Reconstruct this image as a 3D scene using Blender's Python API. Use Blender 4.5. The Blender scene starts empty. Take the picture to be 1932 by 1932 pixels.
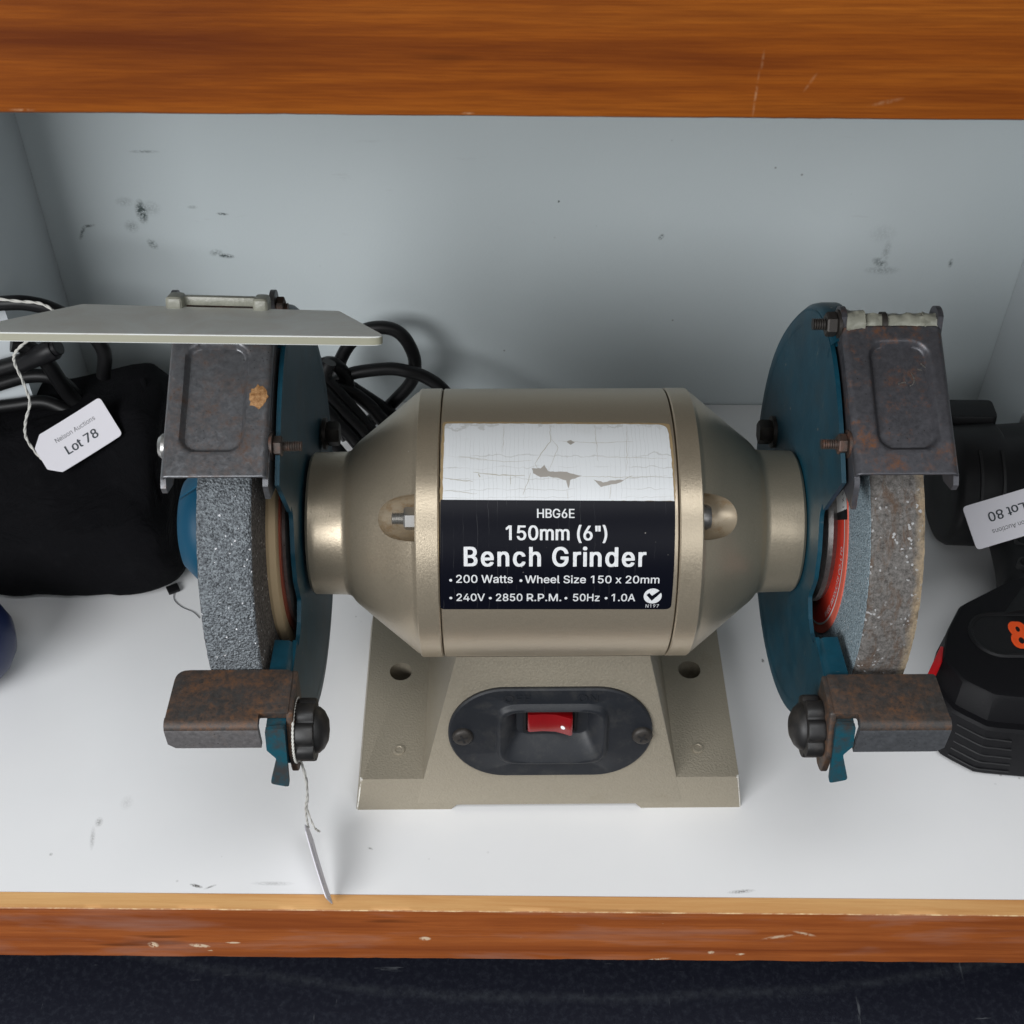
import bpy, bmesh, math, random, json
from mathutils import Vector, Matrix, noise
R_ = math.radians
random.seed(7)
SC = bpy.context.scene
COL = SC.collection
K = 0.001                      # everything below is measured in millimetres

# ------------------------------------------------------------------ camera
cam_d = bpy.data.cameras.new('camera')
cam = bpy.data.objects.new('camera', cam_d); COL.objects.link(cam)
cam_d.sensor_width = 36; cam_d.lens = 36*2490/1932
cam_d.clip_start = .01; cam_d.clip_end = 50
cam.matrix_world = Matrix.Translation((0, 0, .5063)) @ Matrix.Rotation(R_(45), 4, 'X') @ Matrix.Rotation(R_(.45), 4, 'Z')
cam_d.dof.use_dof = True; cam_d.dof.focus_distance = .50; cam_d.dof.aperture_fstop = 55
SC.camera = cam

# ------------------------------------------------------------------ light
w = bpy.data.worlds.new('World'); SC.world = w; w.use_nodes = True
bg = w.node_tree.nodes['Background']
bg.inputs[0].default_value = (.80, .90, 1.0, 1); bg.inputs[1].default_value = .08
def area(name, loc, target, sx, sy, power, col):
    d = bpy.data.lights.new(name, 'AREA'); d.shape = 'RECTANGLE'; d.size = sx; d.size_y = sy
    d.energy = power; d.color = col
    o = bpy.data.objects.new(name, d); COL.objects.link(o); o.location = loc
    o.rotation_euler = (Vector(target)-Vector(loc)).to_track_quat('-Z', 'Y').to_euler()
    return o
area('window_light', (-1.05, -1.05, .98), (0, .42, .05), 1.3, .8, 36, (.975, .985, 1))
area('ceiling_light', (.12, -.17, 1.50), (.03, .30, 0), .9, .6, 9.6, (.965, .98, 1))
area('shop_light', (.75, -1.25, 1.15), (.05, .42, .05), 1.4, .8, 7, (.96, .98, 1))
SC.view_settings.view_transform = 'Standard'; SC.view_settings.look = 'None'
SC.cycles.max_bounces = 7; SC.cycles.diffuse_bounces = 3; SC.cycles.glossy_bounces = 3; SC.cycles.transmission_bounces = 4
SC.view_settings.exposure = 0; SC.view_settings.gamma = 1

# ------------------------------------------------------------------ material helpers
class NT:
    def __init__(s, name):
        s.m = bpy.data.materials.new(name); s.m.use_nodes = True
        s.t = s.m.node_tree; s.n = s.t.nodes; s.l = s.t.links
        s.b = s.n['Principled BSDF']
        s.co = s.n.new('ShaderNodeTexCoord').outputs['Object']
    def put(s, sock, v):
        if isinstance(v, bpy.types.NodeSocket): s.l.new(v, sock)
        elif isinstance(v, (tuple, list)) and len(v) == 3 and sock.type == 'RGBA': sock.default_value = (*v, 1)
        else: sock.default_value = v
    def set(s, **kw):
        for k, v in kw.items():
            s.put(s.b.inputs[{'color': 'Base Color', 'rough': 'Roughness', 'metal': 'Metallic', 'spec': 'Specular IOR Level',
                'trans': 'Transmission Weight', 'coat': 'Coat Weight', 'coatr': 'Coat Roughness', 'alpha': 'Alpha', 'normal': 'Normal',
                'sss': 'Subsurface Weight', 'sheen': 'Sheen Weight', 'ior': 'IOR'}[k]], v)
        return s
    def map(s, scale=(1, 1, 1), rot=(0, 0, 0), loc=(0, 0, 0), co=None):
        n = s.n.new('ShaderNodeMapping'); s.l.new(co or s.co, n.inputs[0])
        n.inputs['Scale'].default_value = scale; n.inputs['Rotation'].default_value = rot; n.inputs['Location'].default_value = loc
        return n.outputs[0]
    def noise(s, scale, detail=4, rough=.55, dist=0, co=None):
        n = s.n.new('ShaderNodeTexNoise'); s.l.new(co or s.co, n.inputs['Vector'])
        n.inputs['Scale'].default_value = scale; n.inputs['Detail'].default_value = detail
        n.inputs['Roughness'].default_value = rough; n.inputs['Distortion'].default_value = dist
        return n.outputs['Fac']
    def voro(s, scale, feat='F1', out='Distance', co=None, rnd=1):
        n = s.n.new('ShaderNodeTexVoronoi'); n.feature = feat; s.l.new(co or s.co, n.inputs['Vector'])
        n.inputs['Scale'].default_value = scale; n.inputs['Randomness'].default_value = rnd
        return n.outputs[out]
    def ramp(s, fac, *stops):
        n = s.n.new('ShaderNodeValToRGB'); s.l.new(fac, n.inputs[0]); e = n.color_ramp.elements
        while len(e) < len(stops): e.new(.5)
        for i, (p, c) in enumerate(stops):
            e[i].position = p; e[i].color = (c, c, c, 1) if isinstance(c, (int, float)) else (*c, 1)
        return n.outputs[0]
    def mix(s, fac, a, b, mode='MIX'):
        n = s.n.new('ShaderNodeMix'); n.data_type = 'RGBA'; n.blend_type = mode
        s.put(n.inputs[0], fac); s.put(n.inputs[6], a); s.put(n.inputs[7], b)
        return n.outputs[2]
    def math(s, op, a, b=0., clamp=False):
        n = s.n.new('ShaderNodeMath'); n.operation = op; n.use_clamp = clamp
        s.put(n.inputs[0], a); s.put(n.inputs[1], b); return n.outputs[0]
    def sep(s, co=None):
        n = s.n.new('ShaderNodeSeparateXYZ'); s.l.new(co or s.co, n.inputs[0]); return n.outputs
    def bump(s, h, strength=.3, dist=.001):
        n = s.n.new('ShaderNodeBump'); s.l.new(h, n.inputs['Height'])
        n.inputs['Strength'].default_value = strength; n.inputs['Distance'].default_value = dist
        s.l.new(n.outputs[0], s.b.inputs['Normal']); return s
    def blobs(s, base, col, items, axes, rough):
        """stains of their own shape: noisy ellipses (centre, radii in mm, angle, strength)"""
        g = s.ramp(s.noise(rough, 3, .7), (.36, 0), (.56, 1)); co = s.co
        if axes == (0, 2): co = s.map((1, 1, 1), (R_(-90), 0, 0))
        tot = None
        for cx, cy, rx, ry, ang, amt in items:
            m = s.n.new('ShaderNodeMapping'); m.vector_type = 'TEXTURE'; s.l.new(co, m.inputs[0])
            m.inputs['Location'].default_value = (cx*K, cy*K, 0); m.inputs['Rotation'].default_value = (0, 0, ang); m.inputs['Scale'].default_value = (rx*K, ry*K, 1e6)
            d = s.n.new('ShaderNodeVectorMath'); d.operation = 'LENGTH'; s.l.new(m.outputs[0], d.inputs[0])
            e = s.n.new('ShaderNodeMath'); e.operation = 'MULTIPLY_ADD'; s.l.new(d.outputs['Value'], e.inputs[0]); e.inputs[1].default_value = -amt*1.5; e.inputs[2].default_value = amt*1.65
            tot = e.outputs[0] if tot is None else s.math('MAXIMUM', tot, e.outputs[0])
        return s.mix(s.math('MULTIPLY', s.math('MAXIMUM', tot, 0.), g, True), base, col)

def simple(name, col, rough=.5, metal=0., **kw):
    return NT(name).set(color=col, rough=rough, metal=metal, **kw).m

M = {}
# white laminate shelf
t = NT('white_laminate')
c = t.mix(t.ramp(t.noise(6, 5), (.35, 0), (.75, 1)), (.80, .80, .80), (.73, .735, .74))
sp = t.ramp(t.voro(95, out='Distance'), (.045, 1), (.07, 0))
gate = t.ramp(t.noise(13, 2), (.56, 0), (.62, 1))
c = t.mix(t.math('MULTIPLY', t.math('MULTIPLY', sp, gate), .55), c, (.12, .11, .10))
c = t.blobs(c, (.10, .095, .085), ((-180, 312, 1.8, 2.6, 0, .45), (-181, 304, 1.2, 6, .15, .35), (-132, 281.6, 3, .8, -.25, 1.), (-126, 281.2, 3, .6, .4, .6), (98, 281, 6, 1.0, .1, .55),
          (-197, 296, .8, .9, 0, .6), (123, 405, .8, 1.4, 0, 1.), (-170, 322, 3, 4, 0, .14), (-100, 283, 9, 1.1, 0, .3), (60, 322, 2, .7, .4, .6), (-60, 300, 1.4, .6, -.4, .6)), (0, 1), 1500)
t.set(color=c, rough=t.ramp(t.noise(25, 4), (.3, .14), (.7, .26)), spec=.5)
t.bump(t.noise(260, 3), .06, .0004); M['laminate'] = t.m
# painted back panel
t = NT('wall_paint')
c = t.mix(t.noise(7, 4), (.525, .585, .60), (.575, .625, .635))
sp_ = t.math('MULTIPLY', t.ramp(t.voro(70), (.035, 1), (.055, 0)), t.ramp(t.noise(17, 2), (.55, 0), (.6, .6)))
c = t.mix(sp_, c, (.16, .165, .16))
c = t.mix(t.ramp(t.noise(1, 4, .7, .5, t.map((24, 24, 160), (0, .4, 0))), (.66, 0), (.78, .22)), c, (.30, .31, .31))
c = t.blobs(c, (.065, .085, .085), ((-195, 128, 3.4, 7.5, 0, 1.), (-190, 130, 6, 5, 0, .22), (-203, 134, 5, 3.2, 0, .22), (-202, 119, 4.2, 4.2, 0, .32), (-193, 108, 2.6, 3.8, .6, .6), (-155, 101, 5.2, 1.6, -.1, .9), (-160, 103, 4, 2.4, .2, .4),
          (-153, 127, 3.4, .9, -.1, .85), (-229, 115, 1.2, 5.5, -.45, .6), (-225, 119, 4.2, 1.1, .2, .6), (197, 100, 5.0, 3.0, -.5, .6), (199, 107, 2.6, 8, 0, .25), (195, 118, 8, 6, 0, .12), (235, 100, 1.4, 3.2, 0, .6), (199, 95, 10, 3, 0, .3),
          (78, 115, 1.4, 2.2, -.5, .8), (23, 136, .7, .9, 0, 1.), (-187, 163, 8, 1.0, 0, .4), (-168, 131, 3, 1.2, 0, .3)), (0, 2), 800)
t.set(color=c, rough=.55, spec=.35); t.bump(t.noise(480, 3, .6), .16, .0006); M['wall'] = t.m
M['post'] = NT('post_paint').set(color=(.56, .60, .62), rough=.5).m

def wood(name, a, b, d, seed=0, fine=1., coat=.25):
    t = NT(name)
    n1 = t.noise(1.0, 5, .6, .6, t.map((4.5, 95, 95), (0, .006, .012), (seed, seed*.7, seed*.3)))
    n3 = t.noise(1.0, 4, .6, .2, t.map((13, 640, 640), (0, .004, .01), (seed*3, 1, 0)))
    n2 = t.noise(1.0, 3, .65, .1, t.map((60, 2300, 2300), (0, .004, .006), (seed*2, 0, 0)))
    c = t.ramp(n1, (.30, d), (.50, a), (.72, b))
    c = t.mix(t.math('MULTIPLY', t.ramp(n3, (.36, 1), (.56, 0)), .40*fine), c, d)
    c = t.mix(t.math('MULTIPLY', t.ramp(n2, (.38, 1), (.58, 0)), .38*fine), c, d)
    k = t.noise(1, 2, .5, 0, t.map((13, 120, 120), loc=(seed, 4, 2)))
    c = t.mix(t.math('MULTIPLY', t.ramp(k, (.25, 1), (.32, 0)), .65), c, tuple(x*.4 for x in d))
    return t, c, n2
t, c, h = wood('stained_pine', (.225, .056, .004), (.295, .083, .007), (.105, .021, .002), 3.1)
chip = t.ramp(t.noise(1, 3, .6, .4, t.map((110, 190, 190), loc=(3, 1, 8))), (.80, 0), (.82, .6))
c = t.mix(chip, c, (.62, .45, .27))
c = t.blobs(c, (.62, .42, .25), ((53, 366, .35, 6, 0, .16), (53.4, 374, .35, 2.4, 0, .12), (64.5, 369, 2.6, .4, 1.1, .12), (82, 364.5, 4, .6, .25, .14), (167, 366.5, 2.4, 1.0, -.35, .9), (-10.5, 361.0, 1.6, .4, 0, .25), (165, 361.0, 2.0, .4, .2, .25), (-110, 361, 3, .35, 0, .22)), (0, 2), 700)
t.set(color=c, rough=.5, spec=.22); t.bump(h, .12, .0004); M['fascia'] = t.m
t, c, h = wood('worn_stained_edge', (.37, .100, .021), (.45, .135, .032), (.22, .050, .010), 9.3)
chip = t.ramp(t.noise(1, 3, .6, .4, t.map((90, 170, 170), loc=(1, 5, 2))), (.735, 0), (.76, 1))
c = t.mix(chip, c, (.60, .43, .26))
haze = t.ramp(t.noise(1, 4, .6, .3, t.map((12, 60, 60), loc=(7, 7, 7))), (.5, 0), (.75, .35))
c = t.mix(haze, c, (.42, .30, .26))
c = t.blobs(c, (.72, .55, .38), ((-154, -31.5, 2.4, 2.6, 0, 1.9), (-134, -32, 4.6, 1.7, -.15, 1.9), (-119, -29, 3.2, .8, 0, 1.6), (-36, -24, 2.6, 1.7, 0, 1.9), (88, -34.5, 1.6, 1.4, .5, 1.4), (101, -36, 2, 1, .2, 1.3), (66, -41, 5, .9, .2, 1.2), (115, -20, 7, 1.5, .3, .6), (126, -17, 6, 1.2, -.4, .6)), (0, 2), 500)
t.set(color=c, rough=.45, spec=.35); t.bump(h, .15, .0004); M['edge_front'] = t.m
t, c, h = wood('raw_pine', (.62, .345, .135), (.70, .43, .18), (.46, .20, .06), 5.5, .5)
t.set(color=c, rough=.5, spec=.3); t.bump(h, .1, .0004); M['edge_top'] = t.m
t = NT('worn_pine_arris'); t.set(color=t.mix(t.ramp(t.noise(110, 4, .7), (.46, 0), (.62, 1)), (.36, .16, .06), (.60, .42, .22)), rough=.6); M['edge_worn'] = t.m
# dark bench top
t = NT('dark_lino')
c = t.mix(t.ramp(t.noise(330, 5, .8), (.48, 0), (.80, 1)), (.006, .007, .0145), (.028, .032, .044))
sc1 = t.ramp(t.noise(1, 4, .7, .6, t.map((30, 260, 1), (0, 0, .5))), (.68, 0), (.73, 1))
sc2 = t.ramp(t.noise(1, 4, .7, .6, t.map((320, 26, 1), (0, 0, .35))), (.69, 0), (.74, 1))
c = t.mix(t.math('MULTIPLY', t.math('ADD', sc1, sc2, True), .5), c, (.15, .16, .17))
o = t.sep()
q = t.math('SUBTRACT', o[0], .03)
arc = t.math('SUBTRACT', o[1], t.math('ADD', t.math('MULTIPLY', t.math('MULTIPLY', q, q), .42), .2985))
arc = t.math('ADD', arc, t.math('MULTIPLY', t.math('SUBTRACT', t.noise(18, 3), .5), .008))
line = t.ramp(t.math('ABSOLUTE', arc), (.0008, 1), (.0022, 0))
c = t.mix(t.math('MULTIPLY', t.math('MULTIPLY', line, t.ramp(t.noise(220, 4, .7), (.35, .1), (.6, 1))), .12), c, (.17, .19, .20))
t.set(color=c, rough=.5, spec=.4); M['lino'] = t.m
# champagne paint of the motor
def champagne(name, grain, bstr, base=(.48, .408, .308), metal=.70, rough=.34):
    t = NT(name)
    n = t.noise(grain, 3, .6)
    c = t.mix(t.ramp(n, (.3, 0), (.7, 1)), tuple(x*.94 for x in base), tuple(min(1, x*1.05) for x in base))
    dirt = t.ramp(t.noise(45, 5, .7), (.60, 0), (.85, .4))
    c = t.mix(dirt, c, (.20, .16, .10))
    nick = t.ramp(t.voro(150), (.035, 1), (.06, 0)); g = t.ramp(t.noise(31, 2), (.62, 0), (.66, 1))
    c = t.mix(t.math('MULTIPLY', nick, g), c, (.72, .68, .60))
    t.set(color=c, metal=metal, rough=t.ramp(n, (.3, rough-.05), (.7, rough+.07)), spec=.5)
    t.bump(n, bstr, .0005); return t.m
M['motor'] = champagne('champagne_paint', 1900, .10)
M['bell'] = champagne('champagne_casting', 1500, .13, (.48, .408, .305))
M['base'] = champagne('textured_champagne_casting', 1000, .6, (.335, .297, .23), .4, .46)
t = NT('worn_paint_edge'); t.set(color=t.mix(t.ramp(t.noise(150, 4, .7), (.36, 0), (.50, 1)), (.32, .28, .215), (.82, .80, .74)), metal=.5, rough=.4); M['base_edge'] = t.m
t = NT('pocket_rusty_paint')
c = t.mix(t.ramp(t.noise(220, 5, .7), (.52, 0), (.70, .6)), (.45, .38, .28), (.28, .15, .05))
t.set(color=c, metal=.5, rough=.45); M['pocket'] = t.m
# teal paint
t = NT('teal_enamel')
n = t.noise(90, 5, .65)
c = t.mix(t.ramp(n, (.35, 0), (.75, 1)), (.003, .036, .058), (.006, .058, .090))
scr = t.ramp(t.noise(1, 4, .7, .6, t.map((90, 420, 90), (.4, .3, .2))), (.66, 0), (.74, .7))
c = t.mix(scr, c, (.16, .17, .15))
c = t.mix(t.ramp(t.noise(38, 5, .75), (.50, 0), (.80, .45)), c, (.055, .060, .058))
ch = t.math('MULTIPLY', t.ramp(t.voro(160), (.06, 1), (.10, 0)), t.ramp(t.noise(23, 2), (.54, 0), (.58, 1)))
c = t.mix(ch, c, (.20, .17, .14))
rs = t.ramp(t.noise(85, 6, .75), (.66, 0), (.78, .8))
c = t.mix(rs, c, (.075, .06, .045))
t.set(color=c, rough=.42, spec=.28); t.bump(t.noise(700, 3), .10, .0004); M['teal'] = t.m
t = NT('grimy_teal_tab'); c = t.mix(t.ramp(t.noise(120, 5, .75), (.40, 0), (.60, 1)), (.006, .060, .085), (.035, .036, .036)); t.set(color=c, rough=.5, spec=.25); M['teal_dirty'] = t.m
t = NT('teal_cover_enamel'); c = t.mix(t.noise(60, 4), (.003, .050, .100), (.004, .070, .130)); t.set(color=c, rough=.5, spec=.25); M['teal_bright'] = t.m
# steel with rust
def steel(name, base, rustcol, lo, hi, rough=.45, metal=.75, seed=0, scratch=.5):
    t = NT(name)
    co = t.map(loc=(seed, seed, seed))
    n = t.noise(95, 6, .78, 0, co); f = t.noise(520, 4, .75, 0, co)
    c = t.mix(t.ramp(f, (.3, 0), (.75, 1)), tuple(x*.75 for x in base), tuple(x*1.2 for x in base))
    msk = t.math('MULTIPLY', t.ramp(n, (lo, 0), (hi, 1)), t.ramp(f, (.36, .2), (.58, 1)))
    c = t.mix(msk, c, rustcol)
    pit = t.ramp(t.voro(520, co=co), (.10, 1), (.16, 0)); pg = t.ramp(t.noise(55, 3, .5, 0, co), (.5, 0), (.6, .8))
    c = t.mix(t.math('MULTIPLY', pit, pg), c, (.035, .03, .028))
    s = t.ramp(t.noise(1, 3, .7, .4, t.map((60, 700, 60), (.5, .4, .3), (seed, 0, 0))), (.70, 0), (.76, scratch))
    c = t.mix(s, c, tuple(min(1, x*2.1) for x in base))
    t.set(color=c, metal=t.math('SUBTRACT', metal, t.math('MULTIPLY', msk, metal*.85)), rough=t.ramp(f, (.3, rough-.08), (.7, rough+.1)))
    t.bump(f, .12, .0004); return t.m
M['zinc'] = steel('zinc_plated_steel', (.165, .168, .178), (.085, .050, .034), .46, .63, .36, .68, 0.)
M['dark_steel'] = steel('dark_oily_steel', (.085, .085, .095), (.16, .062, .022), .52, .66, .42, .45, .33, .35)
M['rust_plate'] = steel('rusty_rest_steel', (.055, .050, .047), (.115, .052, .022), .42, .62, .52, .40, .71, .25)
M['rest_lip'] = steel('worn_rest_lip', (.27, .255, .255), (.10, .075, .06), .54, .68, .42, .6, .91, .6)
M['rest_lip_dark'] = steel('dull_rest_lip', (.135, .14, .15), (.085, .06, .045), .60, .72, .42, .5, .4, .4)
M['bolt_rust'] = steel('rusty_bolt', (.075, .062, .054), (.115, .050, .030), .42, .58, .5, .6, .2)
t = NT('golden_rust'); c = t.mix(t.ramp(t.noise(700, 4, .8), (.35, 0), (.65, 1)), (.20, .085, .022), (.48, .27, .12)); t.set(color=c, rough=.6, metal=.2); M['scab'] = t.m
M['bolt_dark'] = simple('dark_bolt', (.045, .040, .036), .5, .5)
M['bolt_bright'] = simple('bright_bolt', (.55, .54, .52), .32, .9)
# abrasive wheels
def abrasive(name, dark, light, scale, glint=.972, rust=None):
    t = NT(name)
    v = t.voro(scale); cc = t.n.new('ShaderNodeTexVoronoi'); t.l.new(t.co, cc.inputs['Vector']); cc.inputs['Scale'].default_value = scale*1.3
    val = t.sep(cc.outputs['Color'])[0]
    c = t.mix(t.ramp(val, (.1, 0), (.9, 1)), dark, light)
    pores = t.ramp(t.noise(scale*.75, 4, .75), (.40, 1), (.48, 0))
    c = t.mix(t.math('MULTIPLY', pores, .8), c, tuple(x*.28 for x in dark))
    if rust:
        c = t.mix(t.ramp(t.noise(60, 5, .7), (.42, 0), (.62, .9)), c, rust)
    g = t.math('GREATER_THAN', t.sep(cc.outputs['Color'])[1], glint)
    c = t.mix(g, c, (.85, .86, .88))  # glints painted into the colour as scattered pale, smooth grains
    t.set(color=c, rough=t.mix(g, (.8, .8, .8), (.15, .15, .15)), spec=.4)
    t.bump(t.math('SUBTRACT', t.noise(scale*.75, 4, .75), v), .9, .0012); return t.m
M['grit_coarse'] = abrasive('coarse_grey_abrasive', (.12, .132, .145), (.27, .30, .32), 1250, .993)
M['grit_side'] = abrasive('dirty_wheel_side', (.085, .075, .068), (.22, .20, .185), 1100, .99)
M['grit_blue'] = abrasive('blue_grey_abrasive_side', (.24, .32, .37), (.42, .52, .57), 1500, .997)
t = NT('worn_rusty_abrasive_rim')
xx = t.math('MULTIPLY', t.sep()[0], 1000)
v = t.noise(650, 5, .8); big = t.noise(1, 5, .75, .6, t.map((190, 70, 70)))
c = t.mix(t.ramp(v, (.32, 0), (.70, 1)), (.045, .040, .036), (.25, .235, .22))
c = t.mix(t.ramp(big, (.50, 0), (.64, .75)), c, (.105, .060, .034))
edge = t.ramp(t.math('ADD', t.math('DIVIDE', t.math('SUBTRACT', xx, 108.), 20.), t.math('MULTIPLY', t.math('SUBTRACT', t.noise(120, 3), .5), .25)), (.78, 0), (.92, 1))
c = t.mix(t.math('MULTIPLY', edge, t.ramp(v, (.3, .3), (.6, .9))), c, (.42, .32, .20))
gg = t.n.new('ShaderNodeTexVoronoi'); t.l.new(t.co, gg.inputs['Vector']); gg.inputs['Scale'].default_value = 1200
g = t.math('MULTIPLY', t.math('GREATER_THAN', t.sep(gg.outputs['Color'])[1], .955), t.ramp(t.noise(70, 3), (.5, 0), (.56, 1)))
c = t.mix(g, c, (.42, .42, .42))  # clustered sparkle painted as pale flecks in the rim colour
t.set(color=c, rough=t.mix(g, (.75, .75, .75), (.2, .2, .2)), spec=.4); t.bump(v, .9, .001); M['grit_rust'] = t.m
# plastics, paper, rubber
t = NT('black_plastic'); t.set(color=(.008, .008, .009), rough=.45, spec=.3); t.bump(t.noise(900, 3), .15, .0004); M['black'] = t.m
t = NT('switch_plate_plastic'); c = t.mix(t.ramp(t.noise(140, 6, .75), (.5, 0), (.72, .6)), (.013, .015, .019), (.045, .044, .042)); t.set(color=c, rough=.45, spec=.35); M['switch'] = t.m
t = NT('knob_plastic'); c = t.mix(t.ramp(t.noise(170, 5, .7), (.5, 0), (.7, .6)), (.012, .0115, .0115), (.042, .037, .033)); t.set(color=c, rough=.5); M['knob'] = t.m
M['cord'] = simple('black_cord_rubber', (.0045, .0045, .005), .45, spec=.28)
t = NT('black_nylon'); t.set(color=t.mix(t.ramp(t.noise(130, 5, .7), (.55, 0), (.8, .5)), (.005, .005, .0062), (.014, .014, .016)), rough=.85, spec=.10)
wv = t.n.new('ShaderNodeTexWave'); t.l.new(t.map((1, 1, 1)), wv.inputs[0]); wv.inputs['Scale'].default_value = 700
t.bump(t.math('ADD', t.math('MULTIPLY', wv.outputs['Fac'], .06), t.noise(42, 4, .6, 1.2)), .7, .006); M['nylon'] = t.m
t = NT('drill_black'); t.set(color=(.008, .008, .009), rough=.5, spec=.3); t.bump(t.noise(1100, 2), .12, .0004); M['drill'] = t.m
t = NT('drill_grip'); t.set(color=(.006, .006, .0072), rough=.5, spec=.16); t.bump(t.noise(1300, 2), .15, .0004); M['grip'] = t.m
M['drill_red'] = simple('red_plastic', (.52, .006, .010), .3)
M['orange'] = simple('orange_print', (.95, .10, .012), .4)
M['rocker'] = NT('red_translucent_rocker').set(color=(.21, .002, .004), rough=.25, spec=.6, coat=.5, coatr=.08).m
M['dot'] = simple('white_dot', (.85, .85, .85), .4)
t = NT('frosted_shield'); c = t.mix(t.ramp(t.noise(35, 6, .7, 1.5), (.40, 0), (.75, .75)), (.95, .99, .96), (.82, .80, .74))
scr = t.ramp(t.noise(1, 3, .7, .6, t.map((60, 900, 60), (0, 0, .9))), (.70, 0), (.74, .6)); c = t.mix(scr, c, (.40, .38, .34))
t.set(color=c, rough=t.ramp(t.noise(60, 4), (.3, .3), (.7, .55)), sss=.0, trans=.10, spec=.4); M['shield'] = t.m
M['shield_edge'] = NT('yellowed_shield_edge').set(color=(.36, .35, .255), rough=.45, trans=.15).m
t = NT('cloudy_hinge_plastic'); c = t.mix(t.noise(260, 5, .75), (.24, .24, .19), (.55, .55, .46)); t.set(color=c, rough=.35, trans=.35); t.bump(t.noise(500, 3), .4, .0006); M['hinge'] = t.m
M['card'] = simple('tag_card', (.74, .725, .77), .6)
M['ink'] = simple('black_ink', (.025, .035, .045), .6)
M['ink_faded'] = simple('faded_ink', (.05, .05, .06), .6)
M['ink_blue'] = simple('blue_ink', (.12, .16, .42), .6)
M['string'] = simple('cotton_string', (.58, .57, .53), .85)
M['navy'] = simple('navy_plastic', (.010, .020, .075), .4)
# label
t = NT('cracked_white_label')
o = t.sep()
dn = t.math('MULTIPLY', t.math('SUBTRACT', t.noise(160, 3), .5), .0016)
def lines(axis, sc, wdt, dnf):
    n = t.n.new('ShaderNodeTexVoronoi'); n.voronoi_dimensions = '1D'; n.feature = 'DISTANCE_TO_EDGE'
    t.l.new(t.math('ADD', axis, dnf), n.inputs['W']); n.inputs['Scale'].default_value = sc
    return t.ramp(n.outputs['Distance'], (wdt*.4, 1), (wdt, 0))
v1 = lines(o[0], 620, .07, dn); v2 = lines(o[2], 520, .05, dn)
gv = t.ramp(t.noise(55, 3), (.40, .0), (.60, 1))
c = t.mix(t.math('MULTIPLY', t.math('MULTIPLY', v1, gv), .28), (.68, .70, .71), (.26, .26, .24))
c = t.mix(t.math('MULTIPLY', t.math('MULTIPLY', v2, t.ramp(t.noise(48, 3, .5, 0, t.map(loc=(3, 3, 3))), (.42, 0), (.55, 1))), .36), c, (.30, .28, .24))
c = t.mix(t.ramp(t.noise(50, 5, .7), (.55, 0), (.85, .5)), c, (.50, .50, .48))
t.set(color=c, rough=.36, spec=.5); M['label_white'] = t.m
t = NT('black_label_print')
o = t.sep(); dn = t.math('MULTIPLY', t.math('SUBTRACT', t.noise(160, 3), .5), .0016)
v1 = lines(o[0], 260, .02, dn)
c = t.mix(t.math('MULTIPLY', t.math('MULTIPLY', v1, t.ramp(t.noise(60, 3), (.5, 0), (.62, 1))), .22), (.0035, .004, .008), (.20, .20, .20))
dd = t.ramp(t.voro(330), (.06, 1), (.09, 0)); c = t.mix(t.math('MULTIPLY', dd, t.ramp(t.noise(40, 2), (.62, 0), (.66, .8))), c, (.35, .33, .30))
t.set(color=c, rough=.32, spec=.12); M['label_black'] = t.m
t = NT('white_lettering'); c = t.mix(t.ramp(t.noise(900, 4, .7), (.55, 0), (.72, .55)), (.70, .71, .72), (.30, .30, .32)); t.set(color=c, rough=.4); M['letter'] = t.m
M['peel'] = simple('bare_patch', (.36, .335, .30), .5, .2)
M['crack'] = simple('label_crack', (.42, .39, .33), .7)
M['glue'] = simple('old_glue', (.30, .215, .11), .7)
M['blot_red'] = simple('red_blotter', (.70, .045, .022), .5)
M['blot_old'] = simple('faded_blotter', (.26, .06, .035), .6)
M['blot_red2'] = simple('pale_red_blotter', (.72, .14, .09), .5)
M['blot_white'] = simple('white_blotter', (.70, .70, .68), .5)
M['blot_black'] = simple('black_blotter', (.01, .01, .011), .5)
M['blot_tan'] = NT('tan_card_washer').set(color=(.46, .34, .20), rough=.75).m
M['flange'] = steel('wheel_flange_steel', (.30, .29, .28), (.10, .06, .035), .55, .7, .35, .8, .5)

# ------------------------------------------------------------------ mesh helpers
def finish(bm, name, mat, parent=None, smooth=35, recalc=True, loc=None, mats=None):
    """scale to metres and link as one mesh object"""
    if recalc: bmesh.ops.recalc_face_normals(bm, faces=bm.faces)
    for v in bm.verts: v.co *= K
    me = bpy.data.meshes.new(name); bm.to_mesh(me); bm.free()
    for m in (mats or [mat]): me.materials.append(m)
    if smooth:
        for p in me.polygons: p.use_smooth = True
        me.set_sharp_from_angle(angle=R_(smooth))
    o = bpy.data.objects.new(name, me); COL.objects.link(o)
    if parent: o.parent = parent
    if loc: o.location = Vector(loc)*K
    return o
def tag(o, label=None, cat=None, group=None, kind=None):
    if label: o['label'] = label
    if cat: o['category'] = cat
    if group: o['group'] = group
    if kind: o['kind'] = kind
    return o
def empty(name, loc, rz=0):
    o = bpy.data.objects.new(name, None); COL.objects.link(o); o.empty_display_size = .02
    o.location = Vector(loc)*K; o.rotation_euler = (0, 0, rz); return o
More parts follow.
